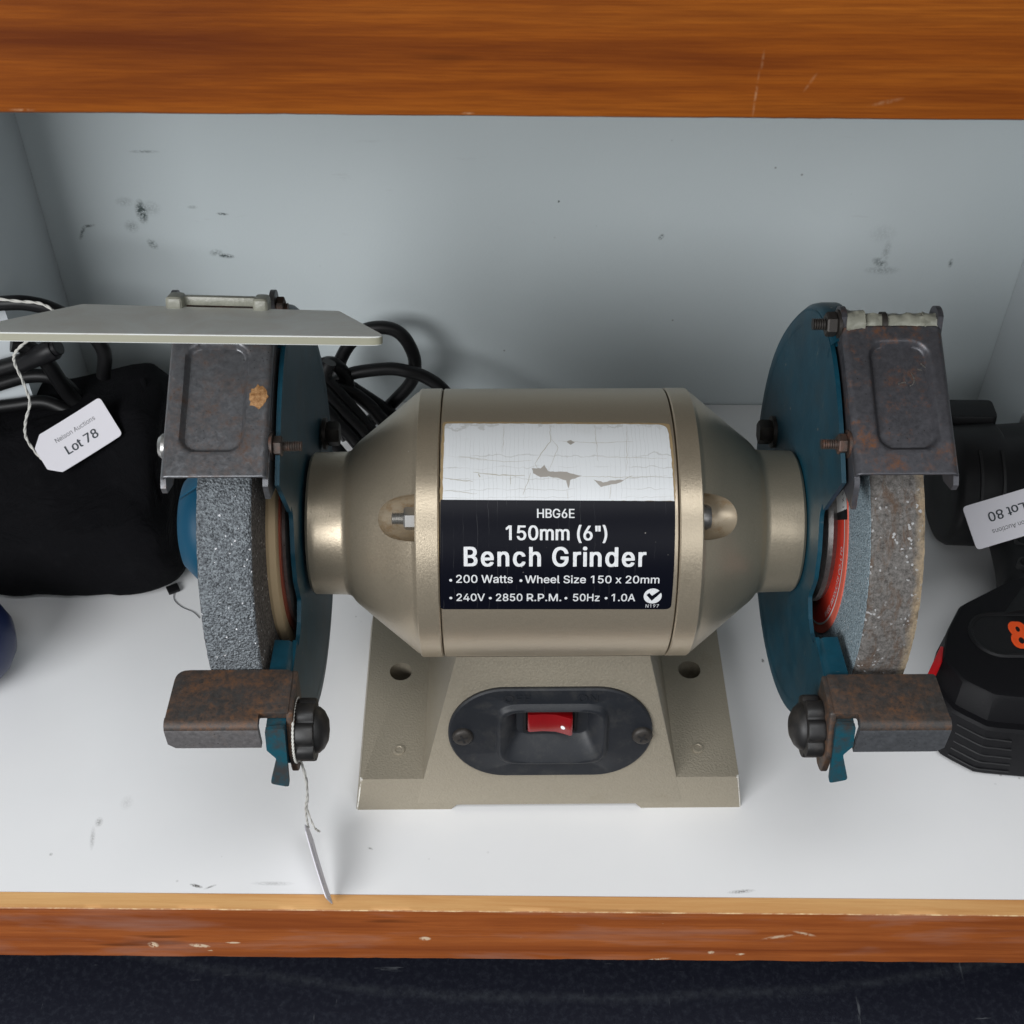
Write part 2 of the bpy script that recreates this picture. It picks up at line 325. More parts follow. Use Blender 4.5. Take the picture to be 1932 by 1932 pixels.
def box(bm, x0, x1, y0, y1, z0, z1, bev=0, seg=2, mat=0):
    b = bmesh.new(); bmesh.ops.create_cube(b, size=1)
    for v in b.verts:
        v.co = Vector(((x0+x1)/2+v.co.x*(x1-x0), (y0+y1)/2+v.co.y*(y1-y0), (z0+z1)/2+v.co.z*(z1-z0)))
    if bev: bmesh.ops.bevel(b, geom=b.edges[:], offset=bev, segments=seg, profile=.6, affect='EDGES')
    for f in b.faces: f.material_index = mat
    merge(bm, b)
def merge(bm, b, mtx=None):
    if mtx: bmesh.ops.transform(b, matrix=mtx, verts=b.verts)
    me = bpy.data.meshes.new('tmp'); b.to_mesh(me); b.free(); bm.from_mesh(me); bpy.data.meshes.remove(me)
def lathe(bm, prof, seg=64, axis='X', a0=0, a1=2*math.pi, center=(0, 0, 0), mat=0, matf=None):
    """prof = [(x, r)] turned round the X axis; angle 0 points to -Y, 90 deg to +Z"""
    full = abs(a1-a0-2*math.pi) < 1e-6; n = seg if full else seg+1
    rows = []
    for (x, r) in prof:
        row = []
        for i in range(n):
            a = a0+(a1-a0)*i/seg
            p = Vector((x, -r*math.cos(a), r*math.sin(a)))
            if axis == 'Z': p = Vector((-r*math.cos(a), r*math.sin(a), x))
            row.append(bm.verts.new(p+Vector(center)))
        rows.append(row)
    for k in range(len(rows)-1):
        for i in range(seg):
            j = (i+1) % n
            f = bm.faces.new((rows[k][i], rows[k][j], rows[k+1][j], rows[k+1][i])); f.material_index = matf(k) if matf else mat
    if full:
        for row, pr in ((rows[0], prof[0]), (rows[-1], prof[-1])):
            if pr[1] > .02:
                f = bm.faces.new(row); f.material_index = mat
    return rows
def prism(bm, pts, frame, d0, d1, bev=0, seg=2, mat=0):
    """polygon pts (u,v) in frame(u,v,w)->Vector extruded from w=d0 to d1"""
    b = bmesh.new()
    lo = [b.verts.new(frame(u, v, d0)) for u, v in pts]; hi = [b.verts.new(frame(u, v, d1)) for u, v in pts]
    b.faces.new(lo); b.faces.new(hi[::-1])
    for i in range(len(pts)):
        j = (i+1) % len(pts); b.faces.new((lo[j], lo[i], hi[i], hi[j]))
    bmesh.ops.remove_doubles(b, verts=b.verts, dist=1e-4)
    bmesh.ops.recalc_face_normals(b, faces=b.faces)
    if bev:
        e = [e for e in b.edges if len(e.link_faces) == 2 and e.link_faces[0].normal.angle(e.link_faces[1].normal, 0) > .6]
        bmesh.ops.bevel(b, geom=e, offset=bev, segments=seg, profile=.6, affect='EDGES', clamp_overlap=True)
    big = [f for f in b.faces if len(f.verts) > 4]
    if big: bmesh.ops.triangulate(b, faces=big)
    for f in b.faces: f.material_index = mat
    merge(bm, b)
def rounded(pts, r, seg=5):
    """round the corners of a polygon; r is one radius or a list"""
    out = []; n = len(pts)
    for i in range(n):
        rr = r[i] if isinstance(r, (list, tuple)) else r
        p = Vector(pts[i]); a = Vector(pts[i-1])-p; b = Vector(pts[(i+1) % n])-p
        if rr <= 0: out.append(tuple(p)); continue
        la, lb = a.length, b.length; a.normalize(); b.normalize()
        ang = a.angle(b); d = min(rr/math.tan(ang/2), la*.48, lb*.48)
        p0 = p+a*d; p1 = p+b*d
        for k in range(seg+1):
            s = k/seg; q = p0*(1-s)**2+p*2*s*(1-s)+p1*s*s; out.append(tuple(q))
    return out
def spline(pts, n=10):
    P = [Vector(p) for p in pts]; P = [P[0]*2-P[1]]+P+[P[-1]*2-P[-2]]; out = []
    for i in range(1, len(P)-2):
        for k in range(n):
            s = k/n; a, b, c, d = P[i-1], P[i], P[i+1], P[i+2]
            out.append(.5*((2*b)+(c-a)*s+(2*a-5*b+4*c-d)*s*s+(3*b-a-3*c+d)*s**3))
    return out+[P[-2]]
def tube(bm, pts, r, seg=10, n=10, twist=0, smoothp=True):
    P = spline(pts, n) if smoothp else [Vector(p) for p in pts]
    rows = []; up = Vector((.13, .31, .94))
    for i, p in enumerate(P):
        d = (P[min(i+1, len(P)-1)]-P[max(i-1, 0)]).normalized()
        s = d.cross(up).normalized() if abs(d.dot(up)) < .98 else d.cross(Vector((1, 0, 0))).normalized()
        u = s.cross(d); up = u
        rr = r(i/(len(P)-1)) if callable(r) else r
        rows.append([bm.verts.new(p+(s*math.cos(2*math.pi*k/seg)+u*math.sin(2*math.pi*k/seg))*rr) for k in range(seg)])
    for a, b in zip(rows, rows[1:]):
        for k in range(seg): bm.faces.new((a[k], a[(k+1) % seg], b[(k+1) % seg], b[k]))
    bm.faces.new(rows[0][::-1]); bm.faces.new(rows[-1])
def boolean(o, cutters, op='DIFFERENCE'):
    for c in cutters:
        md = o.modifiers.new('cut', 'BOOLEAN'); md.operation = op; md.object = c; md.solver = 'EXACT'
    bpy.context.view_layer.update()
    dg = bpy.context.evaluated_depsgraph_get()
    me = bpy.data.meshes.new_from_object(o.evaluated_get(dg)); o.modifiers.clear()
    old = o.data; o.data = me; me.name = old.name; bpy.data.meshes.remove(old)
    for p in me.polygons: p.use_smooth = True
    me.set_sharp_from_angle(angle=R_(32))
    for c in cutters: bpy.data.objects.remove(c)
GLYPHS = json.loads(r'''{" ":[188,[]],"\"":[321,[[78,318,70,509,136,509,128,318],[193,318,185,509,250,509,243,318]]],"(":[273,[[89,207,90,244,94,283,101,324,109,364,119,403,132,441,145,477,160,510,177,539,236,539,219,503,204,466,191,428,179,390,169,351,161,313,156,276,152,241,151,207,152,176,155,145,160,115,167,83,177,50,188,16,202,-19,218,-57,236,-96,177,-96,150,-46,128,4,111,55,99,106,92,156]]],")":[273,[[37,-96,56,-56,72,-18,86,18,97,52,106,85,113,116,118,147,121,177,122,207,121,241,117,276,112,313,104,351,94,390,82,428,69,466,54,503,37,539,97,539,113,510,128,477,142,441,154,403,164,364,173,323,179,283,183,244,184,207,182,156,174,104,161,53,144,3,123,-47,97,-96]]],",":[188,[[38,-119,68,71,137,71,84,-119]]],".":[188,[[95,-4,83,-3,73,1,63,9,55,18,51,29,50,41,51,53,55,64,63,73,73,81,83,85,95,87,107,85,118,81,128,73,135,64,140,53,141,41,140,29,135,18,128,9,118,1,107,-3]]],"/":[249,[[235,533,71,-76,14,-76,178,533]]],"0":[453,[[227,-7,191,-3,158,7,130,24,105,48,85,77,69,113,57,155,50,202,48,254,50,306,57,353,69,395,85,431,106,461,130,484,159,502,191,512,227,516,262,512,295,502,323,484,348,461,368,431,384,395,396,353,403,306,405,254,403,202,396,155,384,113,368,77,348,48,323,24,295,7,263,-3],[227,50,250,52,271,60,290,74,306,92,320,116,330,144,338,176,342,213,344,254,342,295,338,332,330,365,320,393,306,416,290,435,271,449,250,457,227,460,203,457,182,449,163,435,147,416,134,393,123,365,115,332,111,295,109,254,111,213,115,176,123,144,134,116,147,92,163,74,182,60,203,52]]],"1":[453,[[276,509,276,0,212,0,212,448,209,448,86,358,86,427,198,509]]],"2":[453,[[64,0,64,47,234,229,282,282,294,298,303,312,311,327,316,341,319,356,320,371,319,389,315,405,308,419,298,431,287,441,273,449,258,455,241,458,224,460,205,458,188,454,172,447,159,438,148,427,139,413,132,398,128,381,127,362,66,362,68,391,75,418,86,442,102,464,121,482,143,496,168,507,196,513,225,516,254,513,281,507,306,497,328,482,346,465,361,445,372,423,379,398,381,372,380,354,377,336,371,318,363,299,351,280,336,259,317,235,294,209,267,180,153,60,153,57,389,57,389,0]]],"4":[453,[[40,105,40,158,247,509,311,509,109,166,109,163,413,163,413,105],[282,0,282,121,282,146,282,318,343,318,343,0]]],"5":[453,[[221,-7,192,-5,165,1,140,11,118,25,99,41,83,60,71,82,63,105,60,130,122,130,125,115,130,102,138,89,148,78,160,68,173,60,188,54,204,51,221,50,241,51,259,56,276,64,291,75,304,89,314,104,322,122,326,141,328,162,326,183,321,203,314,221,303,237,290,251,275,262,257,270,238,275,218,277,201,276,184,273,167,268,152,262,139,255,128,246,67,253,96,509,366,509,366,452,151,452,134,301,136,301,148,311,162,318,178,325,194,330,212,333,229,334,252,332,274,328,294,321,313,311,330,299,345,285,358,269,370,251,379,231,386,210,390,187,391,163,388,132,381,102,369,76,352,52,332,32,309,15,282,3,253,-4]]],"6":[453,[[226,-7,196,-4,168,3,142,15,119,31,100,51,84,74,73,101,66,130,64,162,65,187,71,212,80,239,93,268,112,302,137,340,252,509,322,509,151,261,145,261,165,288,196,307,208,311,221,313,235,314,265,312,291,305,316,295,337,280,355,262,370,240,380,215,387,187,389,157,387,127,379,98,368,73,352,50,333,30,310,14,284,3,257,-4],[226,48,245,50,263,55,279,63,293,73,304,86,314,101,322,119,326,137,327,157,326,178,322,196,314,213,304,228,293,241,279,251,263,259,245,264,226,265,207,264,190,259,174,252,160,241,148,229,138,214,131,197,126,179,125,158,126,138,131,119,138,102,148,86,160,73,174,63,190,55,207,50]]],"7":[453,[[97,0,323,448,323,452,62,452,62,509,391,509,391,449,165,0]]],"8":[453,[[226,-7,193,-5,163,1,136,11,111,25,91,42,74,62,62,84,54,109,52,135,53,156,58,176,65,195,75,212,87,228,101,241,117,252,134,260,153,265,153,267,129,276,109,289,93,308,80,330,73,354,70,380,73,405,79,429,90,450,106,469,124,485,146,498,170,508,197,514,226,516,255,514,282,508,306,498,328,485,346,469,361,450,373,429,379,405,382,380,379,354,372,330,359,308,343,289,323,276,300,267,300,265,319,260,335,252,351,241,365,228,377,212,387,195,395,176,399,156,401,135,398,109,391,84,378,62,362,42,341,25,317,11,289,1,259,-5],[226,49,248,50,267,54,285,60,300,69,313,79,323,91,331,106,335,121,337,139,335,157,330,173,322,189,312,202,298,213,283,223,265,230,247,234,226,235,206,234,187,230,169,223,154,213,140,202,130,189,122,173,117,157,115,139,117,121,121,106,129,91,139,79,152,69,167,60,185,54,205,50],[226,290,244,291,260,294,274,300,287,308,298,318,307,330,314,344,318,359,319,376,318,392,314,407,308,420,299,432,288,442,275,449,260,455,244,459,226,460,208,459,192,455,177,449,164,442,153,432,145,420,138,407,134,392,133,376,134,359,138,344,145,330,154,318,165,308,178,300,193,294,209,291]]],"9":[453,[[226,516,256,513,285,506,310,494,333,478,352,458,368,434,380,408,387,378,389,347,387,322,382,296,373,270,359,240,340,207,315,168,200,0,130,0,301,248,307,248,287,221,257,202,245,198,232,195,218,195,188,197,161,203,137,214,116,229,98,247,83,269,72,294,66,321,64,352,66,382,73,411,85,436,101,459,120,479,143,494,168,506,196,513],[226,460,207,459,190,454,174,446,160,435,148,423,138,407,131,390,127,372,125,352,127,331,131,313,138,295,148,280,160,268,174,257,190,250,207,245,226,243,245,245,263,249,279,257,293,267,305,280,314,295,322,312,326,330,327,350,326,371,322,390,314,407,305,422,293,435,279,446,263,454,245,459]]],"A":[480,[[16,0,201,509,276,509,463,0,395,0,287,302,264,372,232,478,245,478,213,371,191,302,85,0],[110,142,110,199,370,199,370,142]]],"B":[456,[[60,0,60,509,241,509,274,507,304,501,329,491,350,477,367,461,381,442,390,421,396,398,398,374,397,353,393,336,387,320,378,307,368,295,356,286,343,278,329,272,315,267,315,262,331,260,347,254,363,245,378,234,391,220,402,203,411,184,416,161,418,136,416,111,410,88,400,67,386,48,368,31,344,18,317,8,284,2,247,0],[125,57,245,57,281,60,309,67,330,80,344,96,353,115,355,137,354,153,350,169,342,184,333,197,320,209,306,218,289,225,269,229,248,231,125,231],[125,285,238,285,256,287,273,290,288,296,302,304,314,314,323,326,330,340,335,355,336,372,333,393,326,412,313,429,294,442,270,449,240,452,125,452]]],"C":[510,[[267,-7,225,-3,186,7,150,25,119,49,92,79,70,115,53,157,44,203,40,254,44,305,53,352,70,393,92,429,119,459,150,484,186,501,225,512,267,516,293,514,317,511,340,504,362,496,383,485,402,471,419,456,435,438,448,418,459,397,467,373,473,348,408,348,404,365,397,380,389,395,380,407,369,418,357,428,344,437,330,444,315,449,300,453,284,455,267,456,237,453,209,445,184,432,161,414,141,391,125,364,113,332,106,295,103,254,106,213,113,177,125,145,141,117,161,94,184,76,210,63,237,56,267,53,284,54,300,56,315,60,330,65,344,72,357,81,369,90,380,102,389,114,397,128,404,144,408,160,473,160,467,135,459,112,448,91,435,71,420,53,402,38,383,24,363,13,341,5,317,-2,293,-6]]],"D":[502,[[219,0,96,0,96,57,215,57,254,60,288,68,318,81,343,99,363,122,379,149,390,181,397,216,399,255,397,294,390,329,379,361,364,388,344,410,320,428,291,441,258,449,221,452,93,452,93,509,225,509,273,505,315,495,353,478,385,455,412,426,433,391,449,351,458,306,462,255,458,205,449,159,433,119,411,83,384,54,351,31,312,14,268,3],[125,509,125,0,60,0,60,509]]],"E":[419,[[60,0,60,509,372,509,372,452,125,452,125,286,355,286,355,229,125,229,125,57,375,57,375,0]]],"F":[410,[[60,0,60,509,369,509,369,452,125,452,125,278,346,278,346,221,125,221,125,0]]],"G":[520,[[269,-7,225,-3,185,7,149,25,118,49,91,79,69,116,53,157,43,203,40,254,43,305,53,352,69,393,91,429,117,459,149,484,184,501,223,512,265,516,291,514,316,510,340,504,363,494,384,483,403,469,421,453,436,436,449,416,460,395,468,373,474,349,408,349,402,365,395,379,387,393,378,406,368,417,356,427,344,436,330,443,315,448,300,453,283,455,265,456,236,453,209,445,183,432,160,414,141,392,125,364,113,332,106,295,103,254,106,213,113,177,125,145,141,117,161,95,184,76,210,63,238,56,269,53,296,55,322,61,345,71,365,85,382,102,396,123,407,147,413,173,415,202,434,199,283,199,283,256,478,256,478,200,475,160,466,124,451,91,431,62,406,38,377,19,344,5,308,-4]]],"H":[517,[[60,0,60,509,125,509,125,289,392,289,392,509,457,509,457,0,392,0,392,232,125,232,125,0]]],"L":[393,[[60,0,60,509,125,509,125,57,361,57,361,0]]],"M":[628,[[60,0,60,509,152,509,277,187,287,159,299,123,311,84,322,49,307,49,318,83,330,121,342,158,352,187,476,509,568,509,568,0,504,0,504,291,504,327,505,369,506,413,507,457,513,457,498,409,482,363,467,322,456,291,342,0,286,0,170,291,159,321,145,361,129,408,112,457,119,457,120,416,121,372,122,328,122,291,122,0]]],"N":[523,[[60,0,60,509,136,509,343,183,363,151,388,107,414,55,405,54,401,108,399,157,399,195,399,509,463,509,463,0,387,0,202,290,177,331,148,381,108,452,119,454,122,384,124,328,125,291,125,0]]],"O":[533,[[267,-7,225,-3,186,7,150,25,119,49,92,79,70,115,53,157,44,203,40,254,44,305,53,352,70,393,92,429,119,459,150,484,186,501,225,512,267,516,309,512,348,501,384,484,415,459,442,429,464,393,480,352,490,305,493,254,490,203,480,157,464,115,442,79,415,49,384,25,348,7,309,-3],[267,53,296,55,324,63,349,76,372,94,392,116,408,144,420,176,428,213,430,254,428,295,420,332,408,365,392,392,372,415,349,433,324,446,296,453,267,456,237,453,210,445,184,433,161,415,142,392,125,364,113,332,106,295,103,254,106,213,113,176,125,144,142,117,161,94,184,76,210,63,237,55]]],"P":[445,[[60,0,60,509,235,509,272,506,305,499,332,487,356,471,375,452,390,430,400,404,407,377,409,348,407,318,400,291,390,265,375,243,356,223,332,207,305,195,272,188,235,186,109,186,109,242,233,242,257,244,279,248,297,256,312,266,324,279,333,294,339,310,343,328,344,348,343,367,339,385,333,402,324,416,312,428,297,439,279,446,257,451,232,452,125,452,125,0]]],"R":[449,[[60,0,60,509,236,509,273,506,305,500,333,489,356,473,376,455,390,433,401,408,407,381,409,352,407,323,401,296,390,271,376,250,356,232,333,217,305,206,273,200,236,198,96,198,96,255,234,255,258,256,280,260,298,267,313,276,325,287,334,300,340,316,344,333,345,352,344,371,340,389,334,405,325,419,313,430,298,440,279,446,258,451,233,452,125,452,125,0],[353,0,230,229,303,229,428,0]]],"S":[447,[[224,-9,188,-7,156,-1,128,9,102,23,81,40,64,60,51,83,42,109,38,137,104,137,108,118,114,102,123,88,136,76,150,66,166,59,185,53,204,50,224,49,246,50,267,54,286,60,303,69,317,79,329,92,338,106,344,122,346,139,344,154,340,168,332,179,322,189,310,197,296,205,245,222,184,239,145,253,112,269,86,289,67,313,56,341,52,372,54,400,62,425,75,448,92,468,113,484,138,498,165,508,195,514,227,516,259,514,289,508,316,498,340,484,360,468,377,449,390,427,398,403,401,378,337,378,332,402,320,421,302,437,280,449,254,456,225,459,204,457,185,454,167,448,152,440,139,430,129,418,121,405,117,391,115,376,117,359,122,345,131,334,142,324,155,315,169,308,212,293,264,279,312,264,328,256,344,248,359,238,372,226,384,213,395,198,402,180,407,161,408,139,406,112,399,87,386,64,370,43,349,25,323,11,294,0,261,-7]]],"T":[449,[[32,452,32,509,417,509,417,452,257,452,257,0,193,0,193,452]]],"U":[517,[[259,-8,220,-6,186,2,154,15,126,33,103,55,85,80,71,108,63,140,60,173,60,509,124,509,124,178,126,155,132,133,141,113,153,95,169,80,187,68,208,59,232,53,259,52,285,53,309,59,331,68,349,80,364,95,377,113,385,133,391,155,393,178,393,509,457,509,457,173,454,140,446,108,433,80,414,55,391,33,363,15,332,2,297,-6]]],"V":[480,[[204,0,16,509,84,509,192,206,215,137,248,31,235,31,267,138,290,206,395,509,463,509,278,0]]],"W":[686,[[155,0,16,509,82,509,163,196,175,145,187,94,197,40,189,40,200,94,211,145,224,196,306,509,380,509,462,196,474,145,486,94,497,40,488,40,499,94,510,145,523,196,603,509,670,509,530,0,455,0,368,323,351,391,336,475,350,475,335,395,318,323,230,0]]],"X":[474,[[18,0,217,284,217,236,29,509,104,509,178,400,204,361,223,329,243,292,232,292,252,329,272,361,298,400,374,509,446,509,259,239,259,287,456,0,382,0,292,129,268,165,250,195,230,231,244,231,225,196,206,166,182,129,91,0]]],"a":[389,[[160,-9,137,-7,115,-3,94,5,76,15,60,29,48,45,38,63,32,84,30,108,32,128,36,146,43,161,53,174,64,184,78,193,92,200,108,206,125,211,178,220,234,227,265,235,276,255,276,257,275,272,272,285,267,297,260,307,251,315,240,322,227,327,212,330,196,331,178,330,163,327,149,322,118,301,100,274,41,291,51,313,64,331,79,346,95,358,114,368,133,375,153,380,173,383,194,384,239,379,255,375,271,369,286,360,300,350,312,336,322,320,330,301,335,278,337,251,337,0,277,0,277,52,272,52,252,25,242,16,229,8,215,1,199,-4,181,-7],[170,45,192,47,211,51,228,59,242,68,254,80,263,93,270,108,274,122,276,138,276,190,259,182,231,176,200,171,175,168,134,159,122,153,112,147,103,139,97,130,93,118,92,105,93,93,96,82,102,72,109,64,119,57,130,52,142,48,156,46]]],"c":[396,[[207,-8,174,-5,144,3,117,16,93,35,72,58,56,85,44,116,37,150,34,187,37,225,44,260,56,291,72,318,93,341,117,360,144,374,174,382,207,384,226,384,243,381,260,377,276,371,291,364,305,356,318,346,330,335,340,322,349,308,356,293,362,277,303,262,290,289,270,311,242,325,207,330,184,328,163,321,145,310,130,296,118,278,108,258,102,236,98,212,96,187,98,163,102,139,108,117,118,97,130,80,145,66,163,55,184,49,207,46,243,52,271,66,292,89,304,117,363,102,357,86,350,70,341,56,331,43,319,32,306,21,292,12,277,5,261,-1,244,-5,226,-7]]],"d":[424,[[195,-8,165,-6,137,3,111,16,89,34,70,57,55,84,43,116,36,151,34,189,36,227,43,261,55,293,70,320,89,342,112,361,137,374,165,382,196,384,218,383,237,379,253,373,267,364,278,355,287,346,306,319,311,319,311,509,372,509,372,0,313,0,313,59,307,59,287,31,277,21,266,12,252,4,236,-3,217,-7],[205,47,226,49,246,55,263,65,278,78,290,95,299,115,306,138,310,162,312,189,310,216,306,241,300,263,290,282,278,299,263,312,246,322,227,328,205,330,182,328,162,322,145,311,130,298,118,281,108,261,102,239,98,215,96,189,98,163,102,139,109,117,118,97,130,80,145,66,162,55,182,49]]],"e":[404,[[212,-8,177,-5,145,3,117,16,92,35,72,58,56,85,44,116,37,150,34,187,36,224,44,258,55,290,71,317,91,340,115,359,142,373,172,382,205,384,226,383,246,380,266,374,285,366,303,355,319,341,334,324,347,305,357,282,365,256,370,227,371,194,371,169,75,169,75,221,338,221,310,202,308,226,304,248,298,269,288,286,277,301,263,314,246,323,227,328,205,330,183,328,164,323,146,313,131,301,119,286,109,270,102,251,97,231,96,211,96,178,98,151,102,127,110,106,121,88,135,73,151,61,169,53,190,48,212,46,227,47,241,49,254,53,265,58,276,65,285,73,294,82,300,93,306,105,365,91,358,72,348,55,335,39,320,26,302,14,283,4,261,-3,237,-7]]],"h":[410,[[114,227,114,0,53,0,53,509,114,509,114,287,102,287,116,319,132,344,152,362,175,374,200,382,227,384,252,383,275,377,295,369,313,356,328,340,341,321,350,298,355,271,357,240,357,0,296,0,296,235,293,263,286,286,273,304,256,318,235,326,210,329,192,328,176,324,161,317,147,308,136,297,126,283,119,266,115,248]]],"i":[167,[[53,0,53,379,114,379,114,0],[84,443,73,444,63,448,54,455,47,463,43,472,41,483,43,494,47,504,54,512,63,518,73,522,84,524,95,522,105,518,114,512,121,504,125,494,126,483,125,472,121,463,114,455,105,448,95,444]]],"l":[189,[[139,-2,112,0,91,8,74,20,62,37,55,59,53,84,53,509,114,509,114,99,114,83,117,71,120,62,126,57,135,53,146,52,160,53,170,54,181,3,162,-1]]],"m":[610,[[53,0,53,379,112,379,112,295,108,295,114,314,122,331,132,346,144,358,158,368,172,376,187,382,203,385,219,386,245,383,268,375,287,361,303,342,314,320,321,295,312,295,318,312,326,329,337,343,350,356,364,366,381,375,398,381,417,385,437,386,458,385,478,380,497,372,514,361,529,346,541,328,550,307,555,283,557,255,557,0,496,0,496,254,493,279,485,298,473,313,456,323,438,329,419,330,402,329,387,326,374,320,363,312,353,302,345,290,340,277,336,263,335,247,335,0,274,0,274,260,272,280,265,297,253,311,238,322,220,328,199,330,185,329,171,326,158,320,145,312,135,302,126,289,119,274,115,257,114,238,114,0]]],"n":[410,[[114,227,114,0,53,0,53,379,112,379,112,287,102,287,116,319,132,344,152,362,175,374,200,382,227,384,252,383,275,377,295,369,313,356,328,340,341,321,350,298,355,271,357,240,357,0,296,0,296,235,293,263,286,286,273,304,256,318,235,326,210,329,192,328,176,324,161,317,147,308,136,297,126,283,119,266,115,248]]],"o":[415,[[207,-8,174,-5,144,3,117,16,93,35,72,58,56,85,44,116,37,150,34,187,37,225,44,260,56,291,72,318,93,341,117,360,144,374,174,382,207,384,241,382,271,374,299,360,323,341,343,318,359,291,371,260,379,225,381,187,379,150,371,116,359,85,343,58,323,35,299,16,271,3,241,-5],[207,46,231,49,252,55,270,66,285,80,298,97,307,117,314,139,318,163,319,187,318,212,314,236,307,258,298,278,285,296,270,310,252,321,231,328,207,330,184,328,163,321,145,310,130,296,118,278,108,258,102,236,98,212,96,187,98,163,102,139,108,117,118,97,130,80,145,66,163,55,184,49]]],"r":[259,[[53,0,53,379,112,379,112,321,115,321,124,339,137,354,152,367,171,377,191,383,213,385,229,384,243,384,243,322,230,324,207,326,190,324,174,321,159,315,146,306,135,296,126,284,119,269,115,254,114,237,114,0]]],"s":[365,[[182,-8,157,-7,133,-3,112,3,93,12,76,24,62,38,50,54,41,73,36,94,94,107,101,87,111,72,124,60,141,52,160,47,181,45,206,47,227,53,244,62,258,74,265,88,268,103,266,115,262,126,254,136,243,144,229,150,212,155,149,170,118,180,92,192,72,208,58,227,50,249,47,274,49,295,55,314,65,332,79,347,95,360,115,370,137,378,161,383,187,384,212,383,234,379,254,372,271,363,286,352,299,339,309,324,318,308,324,290,268,277,262,291,254,304,243,316,228,325,210,331,187,333,166,331,147,326,131,317,119,305,111,292,109,277,110,264,115,253,124,243,136,235,152,229,172,223,229,209,261,200,287,187,306,171,320,153,328,131,331,107,329,85,323,65,312,47,298,31,281,18,260,6,236,-2,210,-7]]],"t":[227,[[204,379,204,327,6,327,6,379],[65,471,126,471,126,98,127,83,130,70,136,61,144,55,156,51,170,50,185,51,202,54,213,2,192,-3,168,-4,138,-1,113,7,92,21,77,41,68,64,65,93]]],"u":[410,[[182,-5,158,-3,135,2,115,11,97,23,82,39,69,59,60,82,54,109,53,139,53,379,114,379,114,144,116,117,124,94,137,75,154,61,175,53,200,50,218,51,234,55,249,62,263,71,274,83,283,97,290,113,295,132,296,153,296,379,357,379,357,0,298,0,298,92,307,92,294,60,277,35,257,17,234,5,209,-3]]],"x":[379,[[21,0,171,218,171,171,29,379,100,379,147,306,179,253,207,206,175,206,202,253,233,306,282,379,352,379,209,169,209,214,358,0,287,0,231,85,200,136,173,182,205,182,178,136,148,85,91,0]]],"z":[380,[[42,0,42,46,254,320,254,323,48,323,48,379,333,379,333,331,126,60,126,56,339,56,339,0]]]}''')     # letter outlines, 1/1000 em
def text_bm(s, bold=0.0, spacing=1.0):
    """lettering as a flat bmesh, cap height = 1, baseline at 0"""
    bm = bmesh.new(); x = 0.0; k = 1/.509; lift = 0
    for ch in s:
        adv, loops = GLYPHS[ch]
        def area2(p):
            n = len(p)//2; return sum(p[2*i]*p[2*((i+1) % n)+1]-p[2*((i+1) % n)]*p[2*i+1] for i in range(n))
        outs = [p for p in loops if area2(p) < 0]; holes = [p for p in loops if area2(p) > 0]
        for q, o_ in enumerate(outs):
            cu = bpy.data.curves.new('txt', 'CURVE'); cu.dimensions = '2D'; cu.fill_mode = 'BOTH'
            for p in [o_]+(holes if q == 0 else []):
                n = len(p)//2; sp_ = cu.splines.new('POLY'); sp_.points.add(n-1); sp_.use_cyclic_u = True
                for i in range(n): sp_.points[i].co = (p[2*i]/1000+x, p[2*i+1]/1000, 0, 1)
            ob = bpy.data.objects.new('txt', cu); COL.objects.link(ob); bpy.context.view_layer.update()
            me = bpy.data.meshes.new_from_object(ob.evaluated_get(bpy.context.evaluated_depsgraph_get()))
            n0 = len(bm.verts); bm.from_mesh(me); bm.verts.ensure_lookup_table()
            for v in bm.verts[n0:]: v.co.z = .004*q
            bpy.data.objects.remove(ob); bpy.data.curves.remove(cu); bpy.data.meshes.remove(me)
        x += adv/1000*spacing
    for v in bm.verts: v.co = Vector((v.co.x, v.co.y*k, v.co.z))
    if bold:
        me = bpy.data.meshes.new('tmp'); bm.to_mesh(me); d = bold
        for q, (dx, dy) in enumerate(((d, d), (d, -d), (-d, d), (-d, -d), (d*1.2, 0), (-d*1.2, 0))):
            n0 = len(bm.verts); bm.from_mesh(me); bm.verts.ensure_lookup_table()
            for v in bm.verts[n0:]: v.co += Vector((dx, dy, .008*(q+1)))
        bpy.data.meshes.remove(me)
    return bm
def fit_text(s, x0, x1, base, cap, bold=0., spacing=1., cut=None):
    bm = text_bm(s, bold, spacing)
    a = min(v.co.x for v in bm.verts); b = max(v.co.x for v in bm.verts)
    for v in bm.verts: v.co = Vector((x0+(v.co.x-a)/(b-a)*(x1-x0), base+v.co.y*cap, v.co.z*4))
    if cut:
        lo = min(v.co.y for v in bm.verts); hi = max(v.co.y for v in bm.verts); y = lo+cut
        while y < hi:
            bmesh.ops.bisect_plane(bm, geom=bm.verts[:]+bm.edges[:]+bm.faces[:], plane_co=(0, y, 0), plane_no=(0, 1, 0)); y += cut
    return bm

# ------------------------------------------------------------------ the setting
def slab(name, mat, x0, x1, y0, y1, z0, z1, bev=0, parent=None):
    bm = bmesh.new(); box(bm, x0, x1, y0, y1, z0, z1, bev); return finish(bm, name, mat, parent)
tag(slab('shelf_panel', M['laminate'], -900, 900, 278.4, 597.4, -18, 0), kind='structure')
tag(slab('back_panel', M['wall'], -900, 900, 598.4, 612, -60, 520), kind='structure')
M['board'] = NT('dark_shelf_underside').set(color=(.30, .25, .19), rough=.8).m  # unseen underside, made dark so less light bounces onto the motor
tag(slab('upper_shelf_panel', M['board'], -900, 900, 279, 598, 378, 396), kind='structure')
tag(slab('left_post', M['post'], -300, -247, 521, 598, .2, 378), kind='structure')
tag(slab('right_post', M['post'], 273.6, 325, 540, 598, .2, 378), kind='structure')
